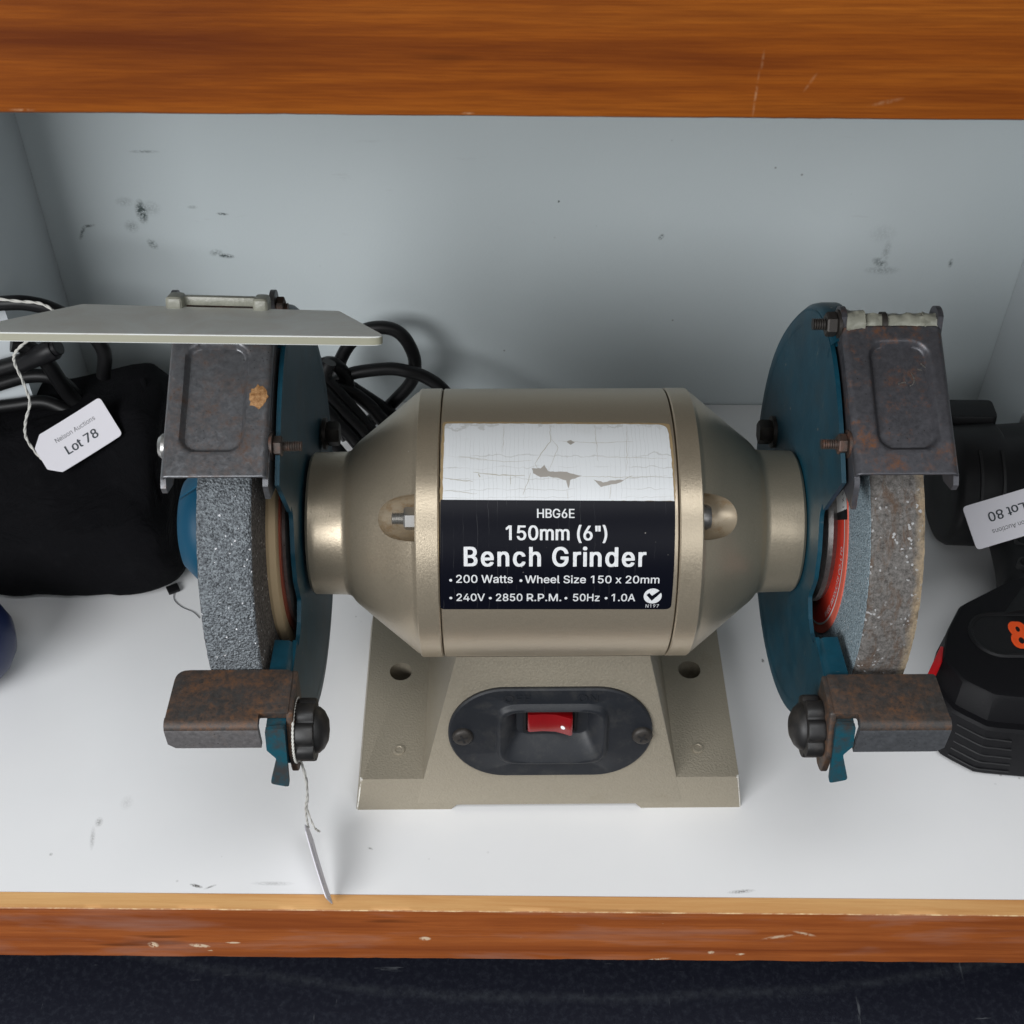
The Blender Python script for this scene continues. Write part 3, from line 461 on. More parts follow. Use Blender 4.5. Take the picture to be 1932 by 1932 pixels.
# front edging of the shelf: bare pine on top, stained in front, slightly uneven arris
def edging(name, x0, x1, y0, y1, z0, z1, mats, wob, seed):
    bm = bmesh.new(); n = 260
    prof = [(y1, z0), (y1, z1), (y0+2.4, z1), (y0+.4, z1), (y0, z1-.35), (y0, z1-2.2), (y0, z0+2.2), (y0, z0+.6), (y0+.7, z0), (y0+2.4, z0)]; NP = len(prof)
    rows = []
    for i in range(n+1):
        x = x0+(x1-x0)*i/n; row = []
        for k, (y, z) in enumerate(prof):
            g = 0 if k < 6 else 7
            d = noise.noise(Vector((x*.05+seed, g, 0)))*wob+noise.noise(Vector((x*.30+seed, g, 5)))*wob*.8
            d = max(d, -.2*wob) if k in (3, 4, 7, 8) else 0
            row.append(bm.verts.new((x, y+(d if k in (3, 4, 7, 8) else 0), z+(-d if k in (3, 4) else d if k in (7, 8) else 0)*.7)))
        rows.append(row)
    for a, b in zip(rows, rows[1:]):
        for k in range(NP):
            f = bm.faces.new((a[k], a[(k+1) % NP], b[(k+1) % NP], b[k])); f.material_index = 1 if k in (1, 2) else 2 if k == 3 else 0
    bm.faces.new(rows[0]); bm.faces.new(rows[-1][::-1])
    return tag(finish(bm, name, None, smooth=40, mats=mats), kind='structure')
edging('shelf_edging', -420, 420, 270.9, 278.2, -42.5, -.2, [M['edge_front'], M['edge_top'], M['edge_worn']], .26, 3)
edging('upper_fascia_board', -420, 420, 270.9, 278.8, 360, 420, [M['fascia'], M['fascia'], M['fascia']], .12, 11)
tag(slab('bench_top', M['lino'], -900, 900, 120, 640, -160, -140), kind='structure')

# ------------------------------------------------------------------ the bench grinder
GL = (16.7, 375.7, 0)
G = empty('bench_grinder', GL, R_(1.0))
tag(G, 'champagne and teal bench grinder with two grinding wheels standing on the white shelf', 'bench grinder')
AX = 125.0
def part(bm, name, mat, parent=G, **k): return finish(bm, name, mat, parent, **k)
def ya(bm):                    # move from axis height to shelf height
    for v in bm.verts: v.co.z += AX
    return bm

# motor shell
bm = bmesh.new()
lathe(bm, [(-43.7, 30), (-43.7, 53.4), (-43.3, 54), (43.3, 54), (43.7, 53.4), (43.7, 30)], 128); part(ya(bm), 'motor_shell', M['motor'])
# end bells with scalloped bolt pockets
for s in (-1, 1):
    bm = bmesh.new()
    pr = [(44.1, 30), (44.1, 53.6), (44.6, 54.1), (52.4, 54.1), (53, 53.7), (53.4, 53.0), (54.5, 52.4), (62, 46.2), (70, 39.6), (78, 33.0), (79.4, 31.6), (80.4, 30.2), (81.4, 29.3), (83, 28.9), (95.6, 28.6), (96.6, 27.8), (96.6, 12)]
    lathe(bm, [(s*x, r) for x, r in pr], 128)
    bell = part(ya(bm), 'end_bell', M['bell'])
    bell.data.materials.append(M['pocket'])
    cut = []
    for q in range(4):
        a = R_(47.4+90*q); b = bmesh.new()
        er = Vector((0, -math.cos(a), math.sin(a))); et = Vector((0, math.sin(a), math.cos(a))); rows = []
        for x, hw in ((52.9, 8.7), (56, 8.5), (59, 8.0), (62, 7.2), (64.5, 6.2), (66.6, 4.9), (68.2, 3.2), (69.1, 1.4)):
            lp = [(-hw, 12)]+[(hw*math.sin(R_(t_)), -hw*math.cos(R_(t_))) for t_ in range(-90, 91, 10)]+[(hw, 12)]
            rows.append([b.verts.new(Vector((s*x, 0, 0))+er*(46.2+v)+et*u) for u, v in lp])
        for p_, q_ in zip(rows, rows[1:]):
            for k in range(len(p_)): b.faces.new((p_[k], p_[(k+1) % len(p_)], q_[(k+1) % len(p_)], q_[k]))
        b.faces.new(rows[0]); b.faces.new(rows[-1][::-1])
        for v in b.verts: v.co.z += AX
        c_ = finish(b, 'cutter', M['pocket'], G); cut.append(c_)
    bpy.context.view_layer.update()
    boolean(bell, cut)
    # bolt in the front pocket
    a = R_(47.4); cy, cz = -46.2*math.cos(a), 46.2*math.sin(a)
    b = bmesh.new()
    if s < 0:
        lathe(b, [(s*52.5, 4.4), (s*56.6, 4.4), (s*57.2, 3.9)], 6, center=(0, cy, cz))
        pr = []
        for k in range(9): pr += [(s*(57+k*.55), 2.4), (s*(57.3+k*.55), 1.9)]
        lathe(b, pr, 14, center=(0, cy, cz))
    else:
        lathe(b, [(s*52.5, 4.8), (s*54.8, 4.8), (s*56.4, 4.0), (s*56.9, .01)], 24, center=(0, cy, cz))
    finish(ya(b), 'bolt', M['bolt_bright'] if s < 0 else M['flange'], bell, smooth=30)

# nameplate on the motor shell
RL = 54.12
def cyl(x, sarc, r): 
    e = sarc/54.2; return Vector((x, -r*math.cos(e), AX+r*math.sin(e)))
def patch(bm, pts, r, rf=None):
    """flat polygon (x, arc) -> fine strips on the cylinder"""
    b = bmesh.new(); vs = [b.verts.new((x, s_, 0)) for x, s_ in pts]; b.faces.new(vs)
    lo = min(p[1] for p in pts); hi = max(p[1] for p in pts); y = lo+1.2
    bmesh.ops.triangulate(b, faces=b.faces[:])
    while y < hi:
        bmesh.ops.bisect_plane(b, geom=b.verts[:]+b.edges[:]+b.faces[:], plane_co=(0, y, 0), plane_no=(0, 1, 0)); y += 1.2
    for v in b.verts: v.co = cyl(v.co.x, v.co.y, r)
    merge(bm, b)
def ragged(pts, amp, step, seed):
    out = []; rnd = random.Random(seed)
    for i in range(len(pts)):
        p = Vector(pts[i]); q = Vector(pts[(i+1) % len(pts)]); n = max(1, int((q-p).length/step))
        for k in range(n):
            v = p.lerp(q, k/n); out.append((v.x+rnd.uniform(-amp, amp), v.y+rnd.uniform(-amp, amp)))
    return out
bm = bmesh.new(); patch(bm, ragged(rounded([(-43.6, 50.6), (-43.0, 85.2), (42.6, 84.0), (42.4, 50.6)], [.1, 2, 2.6, .1]), .22, 1.2, 5), 54.06)
lab = part(bm, 'nameplate', M['glue'], smooth=60, recalc=False)
bm = bmesh.new(); patch(bm, ragged(rounded([(-42.6, 51.0), (-42.2, 84.2), (41.3, 83.2), (42.1, 50.6)], [.1, 1.6, 4, .1]), .14, 1.4, 2), 54.10)
finish(bm, 'white_panel', M['label_white'], lab, smooth=60, recalc=False)
bm = bmesh.new(); patch(bm, rounded([(-43.9, 8.4), (-43.4, 51.4), (42.3, 50.5), (41.9, 7.8)], [1.4, 0.1, .1, 2.2]), 54.12)
finish(bm, 'black_panel', M['label_black'], lab, smooth=60, recalc=False)
def label_text(bm, s, x0, x1, base, cap, bold, spacing=1., tilt=-.0085):
    b = fit_text(s, x0, x1, base, cap, bold, spacing, cut=1.0)
    for v in b.verts: v.co = cyl(v.co.x, v.co.y+tilt*(v.co.x-x0), 54.16+v.co.z)
    merge(bm, b)
def disc_on(bm, x, s_, r, n=14, rr=54.16):
    patch(bm, [(x+r*math.cos(2*math.pi*k/n), s_+r*math.sin(2*math.pi*k/n)) for k in range(n)], rr)
bm = bmesh.new()
label_text(bm, 'HBG6E', -8.2, 5.5, 44.6, 3.25, .012)
label_text(bm, '150mm (6")', -19.6, 17.4, 36.6, 5.2, .016)
label_text(bm, 'Bench Grinder', -35.0, 31.8, 26.9, 7.1, .019, 1.16)
label_text(bm, '200 Watts', -37.9, -17.1, 20.25, 3.1, .008)
label_text(bm, 'Wheel Size 150 x 20mm', -12.6, 36.9, 20.0, 3.0, .008)
for s_, a, b in (('240V', -37.9, -27.4), ('2850', -23.3, -13.5), ('R.P.M.', -11.9, .9), ('50Hz', 5.2, 15.1), ('1.0A', 19.5, 28.3)):
    label_text(bm, s_, a, b, 12.45-(a+38)*.0085, 3.15, .008)
label_text(bm, 'N197', 32.4, 37.3, 8.75, 1.5, .0, 1.1, 0)
for x, y in ((-39.9, 21.2), (-14.1, 20.9), (-40.0, 13.65), (-25.4, 13.5), (2.6, 13.3), (17.5, 13.2)): disc_on(bm, x, y, .55)
# tick mark in its disc
disc_on(bm, 34.75, 14.0, 3.35, 28)
finish(bm, 'lettering', M['letter'], lab, smooth=60, recalc=False)
bm = bmesh.new(); patch(bm, [(32.4, 14.6), (33.4, 15.5), (34.5, 14.2), (37.4, 16.6), (38.2, 16.6), (38.2, 16.0), (34.5, 11.9)], 54.19)
finish(bm, 'tick', M['label_black'], lab, smooth=60, recalc=False)
bm = bmesh.new()
patch(bm, ragged([(-9.9, 63.3), (-6.6, 63.3), (-5.4, 64.7), (-4.0, 62.1), (2.9, 61.7), (8.4, 60.1), (4, 58.6), (3.5, 55.1), (2.5, 58.6), (-3.7, 60.1), (-6.6, 59.6), (-9.5, 61.3)], .14, .8, 3), 54.14)
patch(bm, ragged([(12.7, 58.9), (16, 57.7), (20.4, 58.5), (24.1, 58.7), (21.8, 57.3), (18.2, 56.6), (15.2, 56)], .18, .8, 4), 54.14)
patch(bm, ragged([(3.2, 74.6), (5.0, 75.4), (6.2, 74.2), (4.6, 73.2)], .2, .7, 9), 54.14)
finish(bm, 'peeled_patch', M['peel'], lab, smooth=60, recalc=False)
bm = bmesh.new()
def crack(pts, wd, seed):
    rnd = random.Random(seed); P = [pts[0]]
    for a, b in zip(pts, pts[1:]):
        n = max(2, int(math.dist(a, b)/1.1))
        for k in range(1, n+1): P.append((a[0]+(b[0]-a[0])*k/n+rnd.uniform(-.18, .18), a[1]+(b[1]-a[1])*k/n+rnd.uniform(-.18, .18)))
    L_ = len(P); up = []; dn = []
    for i, p in enumerate(P):
        d = Vector(P[min(i+1, L_-1)])-Vector(P[max(i-1, 0)]); d.normalize(); n_ = Vector((-d.y, d.x)); w_ = wd*(.35+.65*math.sin(math.pi*(i+.3)/L_))*rnd.uniform(.6, 1.2)
        up.append(cyl(*(Vector(p)+n_*w_), 54.15)); dn.append(cyl(*(Vector(p)-n_*w_), 54.15))
    U = [bm.verts.new(v) for v in up]; D = [bm.verts.new(v) for v in dn]
    for i in range(L_-1): bm.faces.new((D[i], D[i+1], U[i+1], U[i]))
for i, (p, wd) in enumerate((([(-31.5, 61.8), (-22, 60.6), (-12.5, 60.3)], .2), ([(-29.5, 61.2), (-29, 60)], .25), ([(-41.7, 59.4), (-31.8, 58.2)], .18), ([(-2.7, 83.6), (-2.8, 74.8), (-6.4, 69.5), (-8.7, 65), (-8, 63.4)], .12), ([(-13.3, 53), (-10.3, 61.3)], .1),
        ([(-36.6, 68.1), (-26.3, 67)], .13), ([(0, 75), (14, 74), (28, 74.6)], .09), ([(8, 60.1), (24, 59.6), (40, 60)], .09), ([(14, 68), (40, 67)], .08), ([(-42, 55), (-30, 53.5)], .1), ([(-20, 83), (-20.6, 70)], .07), ([(14, 83), (14.5, 66)], .07), ([(26, 82), (25, 62)], .07), ([(-10, 66.5), (-20, 66), (-33, 67.2)], .08),
        ([(24, 58.7), (27, 60.2)], .12), ([(-4, 62), (-2, 67), (0, 72), (-2.6, 76)], .07), ([(-17.8, 60.4), (-17.7, 57)], .12), ([(2.8, 55), (3, 51.5)], .08), ([(19, 56.5), (18.4, 51.5)], .08))): crack(p, wd, i)
finish(bm, 'crack', M['crack'], lab, smooth=60, recalc=False)

# base casting
bm = bmesh.new()
foot = rounded([(-85.6, -55), (85.2, -55), (85.6, 56), (-85.6, 56)], [1.2, 1.2, 6, 6])
b = bmesh.new()
lo = [b.verts.new((x, y, 0)) for x, y in foot]; hi = [b.verts.new((x*.967, y*.928, 18)) for x, y in foot]
b.faces.new(lo[::-1]); b.faces.new(hi)
for i in range(len(foot)): j = (i+1) % len(foot); b.faces.new((lo[i], lo[j], hi[j], hi[i]))
e = [e for e in b.edges if abs(e.verts[0].co.z-18) < .1 and abs(e.verts[1].co.z-18) < .1]
bmesh.ops.bevel(b, geom=e, offset=.7, segments=2, profile=.6, affect='EDGES')
for f in b.faces:
    f.normal_update()
    if f.calc_area() < 170 and .25 < f.normal.z < .97: f.material_index = 1
merge(bm, b)
fy = lambda z: -55+z*18.5/83.5       # front plane of the pedestal
base = part(bm, 'base', None, mats=[M['base'], M['base_edge']])
b = bmesh.new()                      # pedestal
def ring(z, w_, yf, yb): return [b.verts.new((-w_, yf, z)), b.verts.new((w_, yf, z)), b.verts.new((w_*.98, yb, z)), b.verts.new((-w_*.98, yb, z))]
r0 = ring(4, 58.6, fy(4)-.25, 49); r1 = ring(85.4, 39.4, fy(85.4)-.25, 36)
b.faces.new(r0[::-1]); b.faces.new(r1)
for i in range(4): j = (i+1) % 4; b.faces.new((r0[i], r0[j], r1[j], r1[i]))
bmesh.ops.bevel(b, geom=[e for e in b.edges if max(v.co.z for v in e.verts) > 20], offset=1.0, segments=2, profile=.6, affect='EDGES')
b.normal_update()
for f in b.faces:
    c_ = f.calc_center_median()
    if f.calc_area() < 140 and c_.z > 60: f.material_index = 1
ped = part(b, 'pedestal', None, mats=[M['base'], M['base_edge']])
# cut the saddle, mounting holes and the front relief
b = bmesh.new(); lathe(b, [(-70, 54.9), (70, 54.9)], 96); ya(b); c1 = finish(b, 'cutter', M['base'], G)
b = bmesh.new(); prism(b, [(-20, 32), (20, 32), (20, 60), (-20, 60)], lambda u, v, w_: Vector((u, -55, 0))+Vector((0, 18.5, 83.5)).normalized()*v+Vector((0, -83.5, 18.5)).normalized()*w_, -9, 6); c2 = finish(b, 'cutter', M['base'], G)
bpy.context.view_layer.update(); boolean(ped, [c1, c2])
ped.parent = base
cuts = []
for x in (-67.8, 67.0):
    for y in (8, 38):
        b = bmesh.new(); lathe(b, [(-3, 5.2), (40, 5.2)], 28, 'Z', center=(x, y, 0)); cuts.append(finish(b, 'cutter', M['base'], G))
b = bmesh.new(); prism(b, [(-44.5, -1), (-41, 2.7), (38, 2.7), (41.5, -1)], lambda u, v, w_: Vector((u, w_, v)), -60, 60); cuts.append(finish(b, 'cutter', M['base'], G))
bpy.context.view_layer.update(); boolean(base, cuts)
b = bmesh.new(); lathe(b, [(-40, 36), (40, 36)], 8); b.free()
bm = bmesh.new()
box(bm, -34, 34, -26, 26, 60, 80, 1); part(bm, 'saddle', M['base'], base)
for x in (-66.6, 66.0):
    b = bmesh.new(); lathe(b, [(17.6, 2.6), (18.5, 2.6), (18.6, 2.3), (18.6, 1.7), (18.3, 1.5), (18.3, .01)], 24, 'Z', center=(x, -36, 0)); part(b, 'casting_mark', M['base'], base)

# switch plate on the slanted front
un = Vector((0, 18.5, 83.5)).normalized(); nn = Vector((0, -un.z, un.y))
def SF(u, v, w_): return Vector((u, -55, 0))+un*v+nn*(w_+.25)
def stadium(hw, hh, cx, cy, n=20):
    c = hw-hh; return [(cx+c+hh*math.cos(a), cy+hh*math.sin(a)) for a in [-math.pi/2+math.pi*k/n for k in range(n+1)]]+[(cx-c+hh*math.cos(a), cy+hh*math.sin(a)) for a in [math.pi/2+math.pi*k/n for k in range(n+1)]]
def loft(bm, loops, frame, close=True):
    rows = [[bm.verts.new(frame(u, v, h)) for u, v in pts] for pts, h in loops]
    for a, b_ in zip(rows, rows[1:]):
        for i in range(len(a)): j = (i+1) % len(a); bm.faces.new((a[i], a[j], b_[j], b_[i]))
    if close: bm.faces.new(rows[-1])
    return rows
def rr_loop(cx, cy, hw, hh, r, n=6):
    out = []
    for sx, sy, a0 in ((1, -1, -90), (1, 1, 0), (-1, 1, 90), (-1, -1, 180)):
        for k in range(n+1):
            a = R_(a0+90*k/n); out.append((cx+sx*(hw-r)+r*math.cos(a), cy+sy*(hh-r)+r*math.sin(a)))
    return out
bm = bmesh.new()
CX, CY = -.5, 45.9
# plate with the funnel opening: outer stadium and inner rounded rectangle bridged by sampling the same number of points
n_st = stadium(43.3, 24.3, CX, CY, 27); N = len(n_st)
def sample_rr(cx, cy, hw, hh, r):
    out = []
    for (u, v) in n_st:
        a = math.atan2((v-CY)/24.3, (u-CX)/43.3)
        dx, dy = math.cos(a), math.sin(a)
        # superellipse as a rounded rectangle
        p = 2+min(hw, hh)/max(r, .2)
        k = (abs(dx)**p+abs(dy)**p)**(-1/p); out.append((cx+dx*k*hw, cy+dy*k*hh))
    return out
loops = [(stadium(43.3, 24.3, CX, CY, 27), 0), (stadium(43.3, 24.3, CX, CY, 27), 1.3), (stadium(42.6, 23.6, CX, CY, 27), 1.9),
         (sample_rr(.2, 45.6, 24.0, 16.8, 4), 1.9), (sample_rr(.2, 45.6, 23.4, 16.2, 4), 2.5), (sample_rr(.2, 45.6, 22.6, 15.4, 4), 3.6), (sample_rr(.2, 45.6, 21.9, 14.7, 4), 3.9), (sample_rr(.2, 45.6, 21.0, 13.8, 4), 3.6),
         (sample_rr(.3, 49.6, 15.6, 8.4, 2.2), -2.2), (sample_rr(.3, 49.8, 15.2, 8.0, 2), -2.8)]
loft(bm, loops, SF); sp = part(bm, 'switch_plate', M['switch'], base, smooth=40)
bm = bmesh.new(); loft(bm, [(rr_loop(-.6, 50.2, 11.4, 6.6, .6), -2.9), (rr_loop(-.6, 50.2, 11.4, 6.6, .6), -1.9), (rr_loop(-.6, 50.2, 11.0, 6.2, .6), -1.6), (rr_loop(-.6, 50.2, 10.2, 5.4, .5), -1.6), (rr_loop(-.6, 50.2, 10.1, 5.3, .5), -2.6)], SF)
finish(bm, 'switch_frame', M['black'], sp)
bm = bmesh.new()   # rocker: pressed in on one side
prof = [(-9.6, -2.4), (-9.6, .6), (-8.6, 1.0), (-3, .5), (2, .9), (5.5, 2.3), (8.2, 3.6), (9.2, 3.2), (9.4, -2.4)]
prism(bm, [(u-.5, h) for u, h in prof], lambda u, v, w_: SF(u, w_, v-.6), 45.5, 55.0, .35)
rk = finish(bm, 'rocker_switch', M['rocker'], sp)
bm = bmesh.new(); b = [bm.verts.new(SF(4.6+.95*math.cos(2*math.pi*k/16), 49.0+.95*math.sin(2*math.pi*k/16), 1.62+.5*.95*math.cos(2*math.pi*k/16))) for k in range(16)]; bm.faces.new(b)
finish(bm, 'white_dot', M['dot'], sp, recalc=False)
for x in (-37.6, 38.4):
    bm = bmesh.new()
    def SC_(prof): 
        rows = [[bm.verts.new(SF(x+r*math.cos(2*math.pi*k/28), 45.0+r*math.sin(2*math.pi*k/28), h)) for k in range(28)] for r, h in prof]
        for a, b_ in zip(rows, rows[1:]):
            for i in range(28): j = (i+1) % 28; bm.faces.new((a[i], a[j], b_[j], b_[i]))
        bm.faces.new(rows[-1])
    SC_([(4.4, 1.9), (4.4, 2.6), (3.9, 3.5), (3.0, 4.0), (.6, 4.15)])
    scr = finish(bm, 'screw', M['bolt_dark'], sp)
    bm = bmesh.new()
    for q in (0, 1):
        a = R_(20 if x < 0 else 65)+q*math.pi/2; dx, dy = math.cos(a), math.sin(a)
        b = bmesh.new(); vs = [b.verts.new(SF(x+dx*u-dy*v, 45+dy*u+dx*v, 4.2+.01*q)) for u, v in ((-2.3, -.42), (2.3, -.42), (2.3, .42), (-2.3, .42))]; b.faces.new(vs); merge(bm, b)
    finish(bm, 'cross_slot', M['blot_black'], scr, recalc=False)
bm = bmesh.new()
for s_, a, b in (('OFF', -20.0, -9.2), ('ON', 10.8, 18.8)):
    q = fit_text(s_, a, b, 63.6, 3.7, 0.)
    g = bmesh.ops.extrude_face_region(q, geom=q.faces[:])
    for v in [v for v in g['geom'] if isinstance(v, bmesh.types.BMVert)]: v.co.z += .45
    for v in q.verts: v.co = SF(v.co.x, v.co.y, 1.85+v.co.z)
    merge(bm, q)
finish(bm, 'raised_lettering', M['switch'], sp)

# ---- wheels, guards, spark brackets, rests: built per side (s = -1 left, +1 right)
EB = R_(64); NB = Vector((0, -math.cos(EB), math.sin(EB))); TB = Vector((0, math.sin(EB), math.cos(EB)))
def bolt_x(bm, x0, x1, y, z, r, thread=True, hexr=None, hx=None, sgn=1):
    if thread:
        pr = []; n = max(3, int(abs(x1-x0)/.8))
        for k in range(n): 
            a = x0+(x1-x0)*k/n; pr += [(a, r), (a+(x1-x0)/n*.5, r*.82)]
        pr.append((x1, r*.8)); lathe(bm, pr, 16, center=(0, y, z))
    else: lathe(bm, [(x0, r), (x1, r)], 16, center=(0, y, z))
    if hexr: lathe(bm, [(hx[0], hexr*.9), (hx[0]+(hx[1]-hx[0])*.15, hexr), (hx[0]+(hx[1]-hx[0])*.85, hexr), (hx[1], hexr*.9)], 6, center=(0, y, z))
for s in (-1, 1):
    side = 'left' if s < 0 else 'right'
    # abrasive wheel: tread, edges a little ragged
    bm = bmesh.new(); rnd = random.Random(3+s); SEG = 300
    xi, xo = 108.2, 127.8
    pr = [(xi, 14), (xi, 45), (xi, 60), (xi, 72), (xi+.25, 74.2), (xi+1.0, 75)] + [(xi+1+(xo-xi-2)*k/6, 75) for k in range(1, 6)] + [(xo-1.0, 75), (xo-.25, 74.2), (xo, 72), (xo, 14)]
    if s > 0:   # worn, slightly rounded rim
        pr = [(xi, 14), (xi, 45), (xi, 60), (xi, 72), (xi+.2, 73.8), (xi+.9, 74.6), (xi+4, 75), (xi+8, 74.8), (xi+12, 74.7), (xi+15, 75), (xi+17.2, 74.9), (xo-.6, 74.4), (xo, 72), (xo, 14)]
    rows = lathe(bm, [(s*x, r) for x, r in pr], SEG)
    for k, row in enumerate(rows):
        if pr[k][1] > 71.5:
            for v in row:
                a = .30 if k in (4, 5, len(pr)-4, len(pr)-3) else .14
                d = rnd.uniform(-a, a*.3); v.co.y *= 1+d/75; v.co.z *= 1+d/75; v.co.x += s*rnd.uniform(-.1, .1)
    matL = [M['grit_coarse'], M['grit_side']] if s < 0 else [M['grit_rust'], M['grit_blue']]
    for f in bm.faces:
        n_ = f.calc_center_median(); r = math.hypot(n_.y, n_.z)
        f.material_index = 1 if (r < 73.5 and abs(n_.x) < 112) else 0
    wh = part(ya(bm), 'grinding_wheel', None, mats=matL, smooth=50)
    tag(wh, 'coarse grey grinding wheel of the left side' if s < 0 else 'worn brown grinding wheel with red paper label')
    # paper blotter
    def sector(bm, x, r0, r1, a0, a1, n=48):
        rows = [[bm.verts.new((x, -r*math.cos(R_(a0+(a1-a0)*k/n)), AX+r*math.sin(R_(a0+(a1-a0)*k/n)))) for k in range(n+1)] for r in (r0, r1)]
        for k in range(n): bm.faces.new((rows[0][k], rows[0][k+1], rows[1][k+1], rows[1][k]))
    if s < 0:
        b = bmesh.new(); lathe(b, [(s*108.3, 20), (s*108.3, 47.5), (s*107.0, 48.2), (s*104.6, 47.8), (s*104.2, 46.5), (s*104.2, 20)], 96); finish(ya(b), 'card_washer', M['blot_tan'], wh)
        b = bmesh.new(); lathe(b, [(s*104.2, 20), (s*104.2, 43), (s*103.4, 43.4), (s*103.2, 20)], 96); finish(ya(b), 'paper_blotter', M['blot_old'], wh)
    else:
        b = bmesh.new(); lathe(b, [(s*108.3, 20), (s*108.3, 45.4), (s*107.7, 45.4), (s*107.7, 20)], 96); bl = finish(ya(b), 'paper_blotter', M['blot_red2'], wh)
        b = bmesh.new(); sector(b, 107.6, 22, 41.3, -140, 46); finish(b, 'red_print', M['blot_red'], bl, recalc=False)
        b = bmesh.new(); sector(b, 107.55, 41.3, 42.1, -140, 46); finish(b, 'white_line', M['blot_white'], bl, recalc=False)
        b = bmesh.new(); sector(b, 107.5, 22, 45.3, 46, 51, 8); sector(b, 107.5, 22, 45.3, 62, 110, 20); finish(b, 'black_print', M['blot_black'], bl, recalc=False)
        b = bmesh.new(); sector(b, 107.5, 22, 45.3, 51, 62, 8); finish(b, 'white_print', M['blot_white'], bl, recalc=False)
        b = bmesh.new()
        q = fit_text('2 X 1/2', 0, 9, 0, 2.6, .0)
        for v in q.verts:
            a = R_(61-v.co.x/39*57.3); r = 43.4-v.co.y-1; v.co = Vector((107.4, -(36+v.co.y*0+0)*1.0+0, 0)) if False else Vector((107.4, -r*math.cos(a), AX+r*math.sin(a)))
        merge(b, q); finish(b, 'print', M['ink'], bl, recalc=False)
        b = bmesh.new(); q = fit_text('WHEEL PRODUCTS CO.,LTD', 0, 40, 0, 2.3, .0)
        for v in q.verts:   # tops towards the hub, reading upwards
            a = R_(-28)+v.co.x/39; r = 40.2-v.co.y; v.co = Vector((107.45, -r*math.cos(a), AX+r*math.sin(a)))
        merge(b, q); finish(b, 'print', M['blot_white'], bl, recalc=False)
    b = bmesh.new(); lathe(b, [(s*107.6, 31.5), (s*105.8, 32.6), (s*104.0, 32.2), (s*101.6, 29), (s*101.2, 10)] if s > 0 else [(s*103.3, 40.5), (s*102.0, 41.0), (s*101.4, 39), (s*101, 10)], 80); finish(ya(b), 'flange', M['flange'], wh)
    b = bmesh.new(); lathe(b, [(s*96, 9), (s*127, 9)], 24); finish(ya(b), 'spindle', M['flange'], wh)
    # guard: inner plate
    XG = 98.6 if s > 0 else 99.6
    RG = 79.0
    rg = lambda a: 78.2+12.5*math.exp(-((a-99)/27)**2)
    # polygon runs: upper front -> top -> rear -> bottom -> lower front tongue -> cut-out
    up = [(-rg(a)*math.cos(R_(a)), rg(a)*math.sin(R_(a))) for a in range(55, 331, 4)]
    poly = up + [(-70, -36), (-80, -34), (-99, -24), (-103, -18), (-100, -6), (-97.5, -2.7), (-86, -2.0), (-76, -3.4)] + rounded([(-60, -7), (-52, -8.5), (-46.5, -6.5), (-40, -1), (-42, 11), (-38.5, 22.5), (-31, 35), (-31.5, 43)], [3, 3, 2, 2, 8, 8, 5, 4], 4)
    poly = [p for p in poly]
    bm = bmesh.new(); prism(bm, poly, lambda u, v, w_: Vector((s*w_, u, v)), XG-1.6, XG)
    # rolled rim round the plate
    rim = [(XG-1.7, RG-6), (XG-1.75, RG-2.2), (XG-1.2, RG-.4), (XG+.4, RG+.9), (XG+2.8, RG+1.3), (XG+7.5, RG+1.3), (XG+7.5, RG), (XG+3, RG-.2), (XG+.2, RG-1.2), (XG+.1, RG-6)]
    rws = lathe(bm, [(s*x, r) for x, r in rim], 90, a0=R_(90), a1=R_(326))
    for row in rws:
        for k, v in enumerate(row):
            f_ = rg(90+236*k/90)/78.2; v.co.y *= f_; v.co.z *= f_
    # rolled tab below the cut-out that carries the rest
    b = bmesh.new()
    tabp = [(XG-1.6, 0), (XG-.9, 2.3), (XG+1.2, 4.0), (XG+6.5, 4.4), (XG+6.5, 3.0), (XG+1.6, 2.8), (XG+.2, 1.8), (XG-.2, 0)]
    rws = []
    for yy, zz in ((-58, -7.2), (-59, -6.6), (-70, -5.4), (-84, -4.0)):
        rws.append([b.verts.new((s*x, yy, zz+h-(2 if yy == -58 else 0))) for x, h in tabp])
    for a, c_ in zip(rws, rws[1:]):
        for k in range(len(tabp)): b.faces.new((a[k], a[(k+1) % len(tabp)], c_[(k+1) % len(tabp)], c_[k]))
    b.faces.new(rws[0]); b.faces.new(rws[-1][::-1]); merge(bm, b)
    gd = part(ya(bm), 'wheel_guard', M['teal'], smooth=38)
    tb = bmesh.new()
    # lip turned out at the front of the tongue
    prism(tb, rounded([(XG-1.6, -26), (XG-1.6, -1.5), (XG+5.4, -2.0), (XG+5.4, -10.5), (XG+2.2, -14), (XG+5.2, -24.5)], 1.2, 3), lambda u, v, w_: Vector((s*u, w_+v*.33, v)), -99.4, -97.8)
    prism(tb, rounded([(XG-1.4, -98.6), (XG+5.2, -98.6), (XG+5.2, -90), (XG-1.4, -88)], .8, 2), lambda u, v, w_: Vector((s*u, v, w_)), -4.2, -2.6)
    finish(ya(tb), 'rest_tab', M['teal_dirty'], gd, smooth=38)
    # outer cover behind the wheel with a bulged hub
    bm = bmesh.new(); hb = 148.5 if s < 0 else 141.0
    prf = [(131, 73), (133.5, 73), (135.2, 72), (135.8, 70), (136, 40), (137.2, 28), (hb-3.5, 20.5), (hb-1, 18), (hb, 15), (hb, .01)]
    lathe(bm, [(s*x, r) for x, r in prf], 64, a0=R_(78), a1=R_(300))
    # closing the hub towards the front
    lathe(bm, [(s*x, r) for x, r in prf[5:]], 40, a0=R_(-60), a1=R_(78))
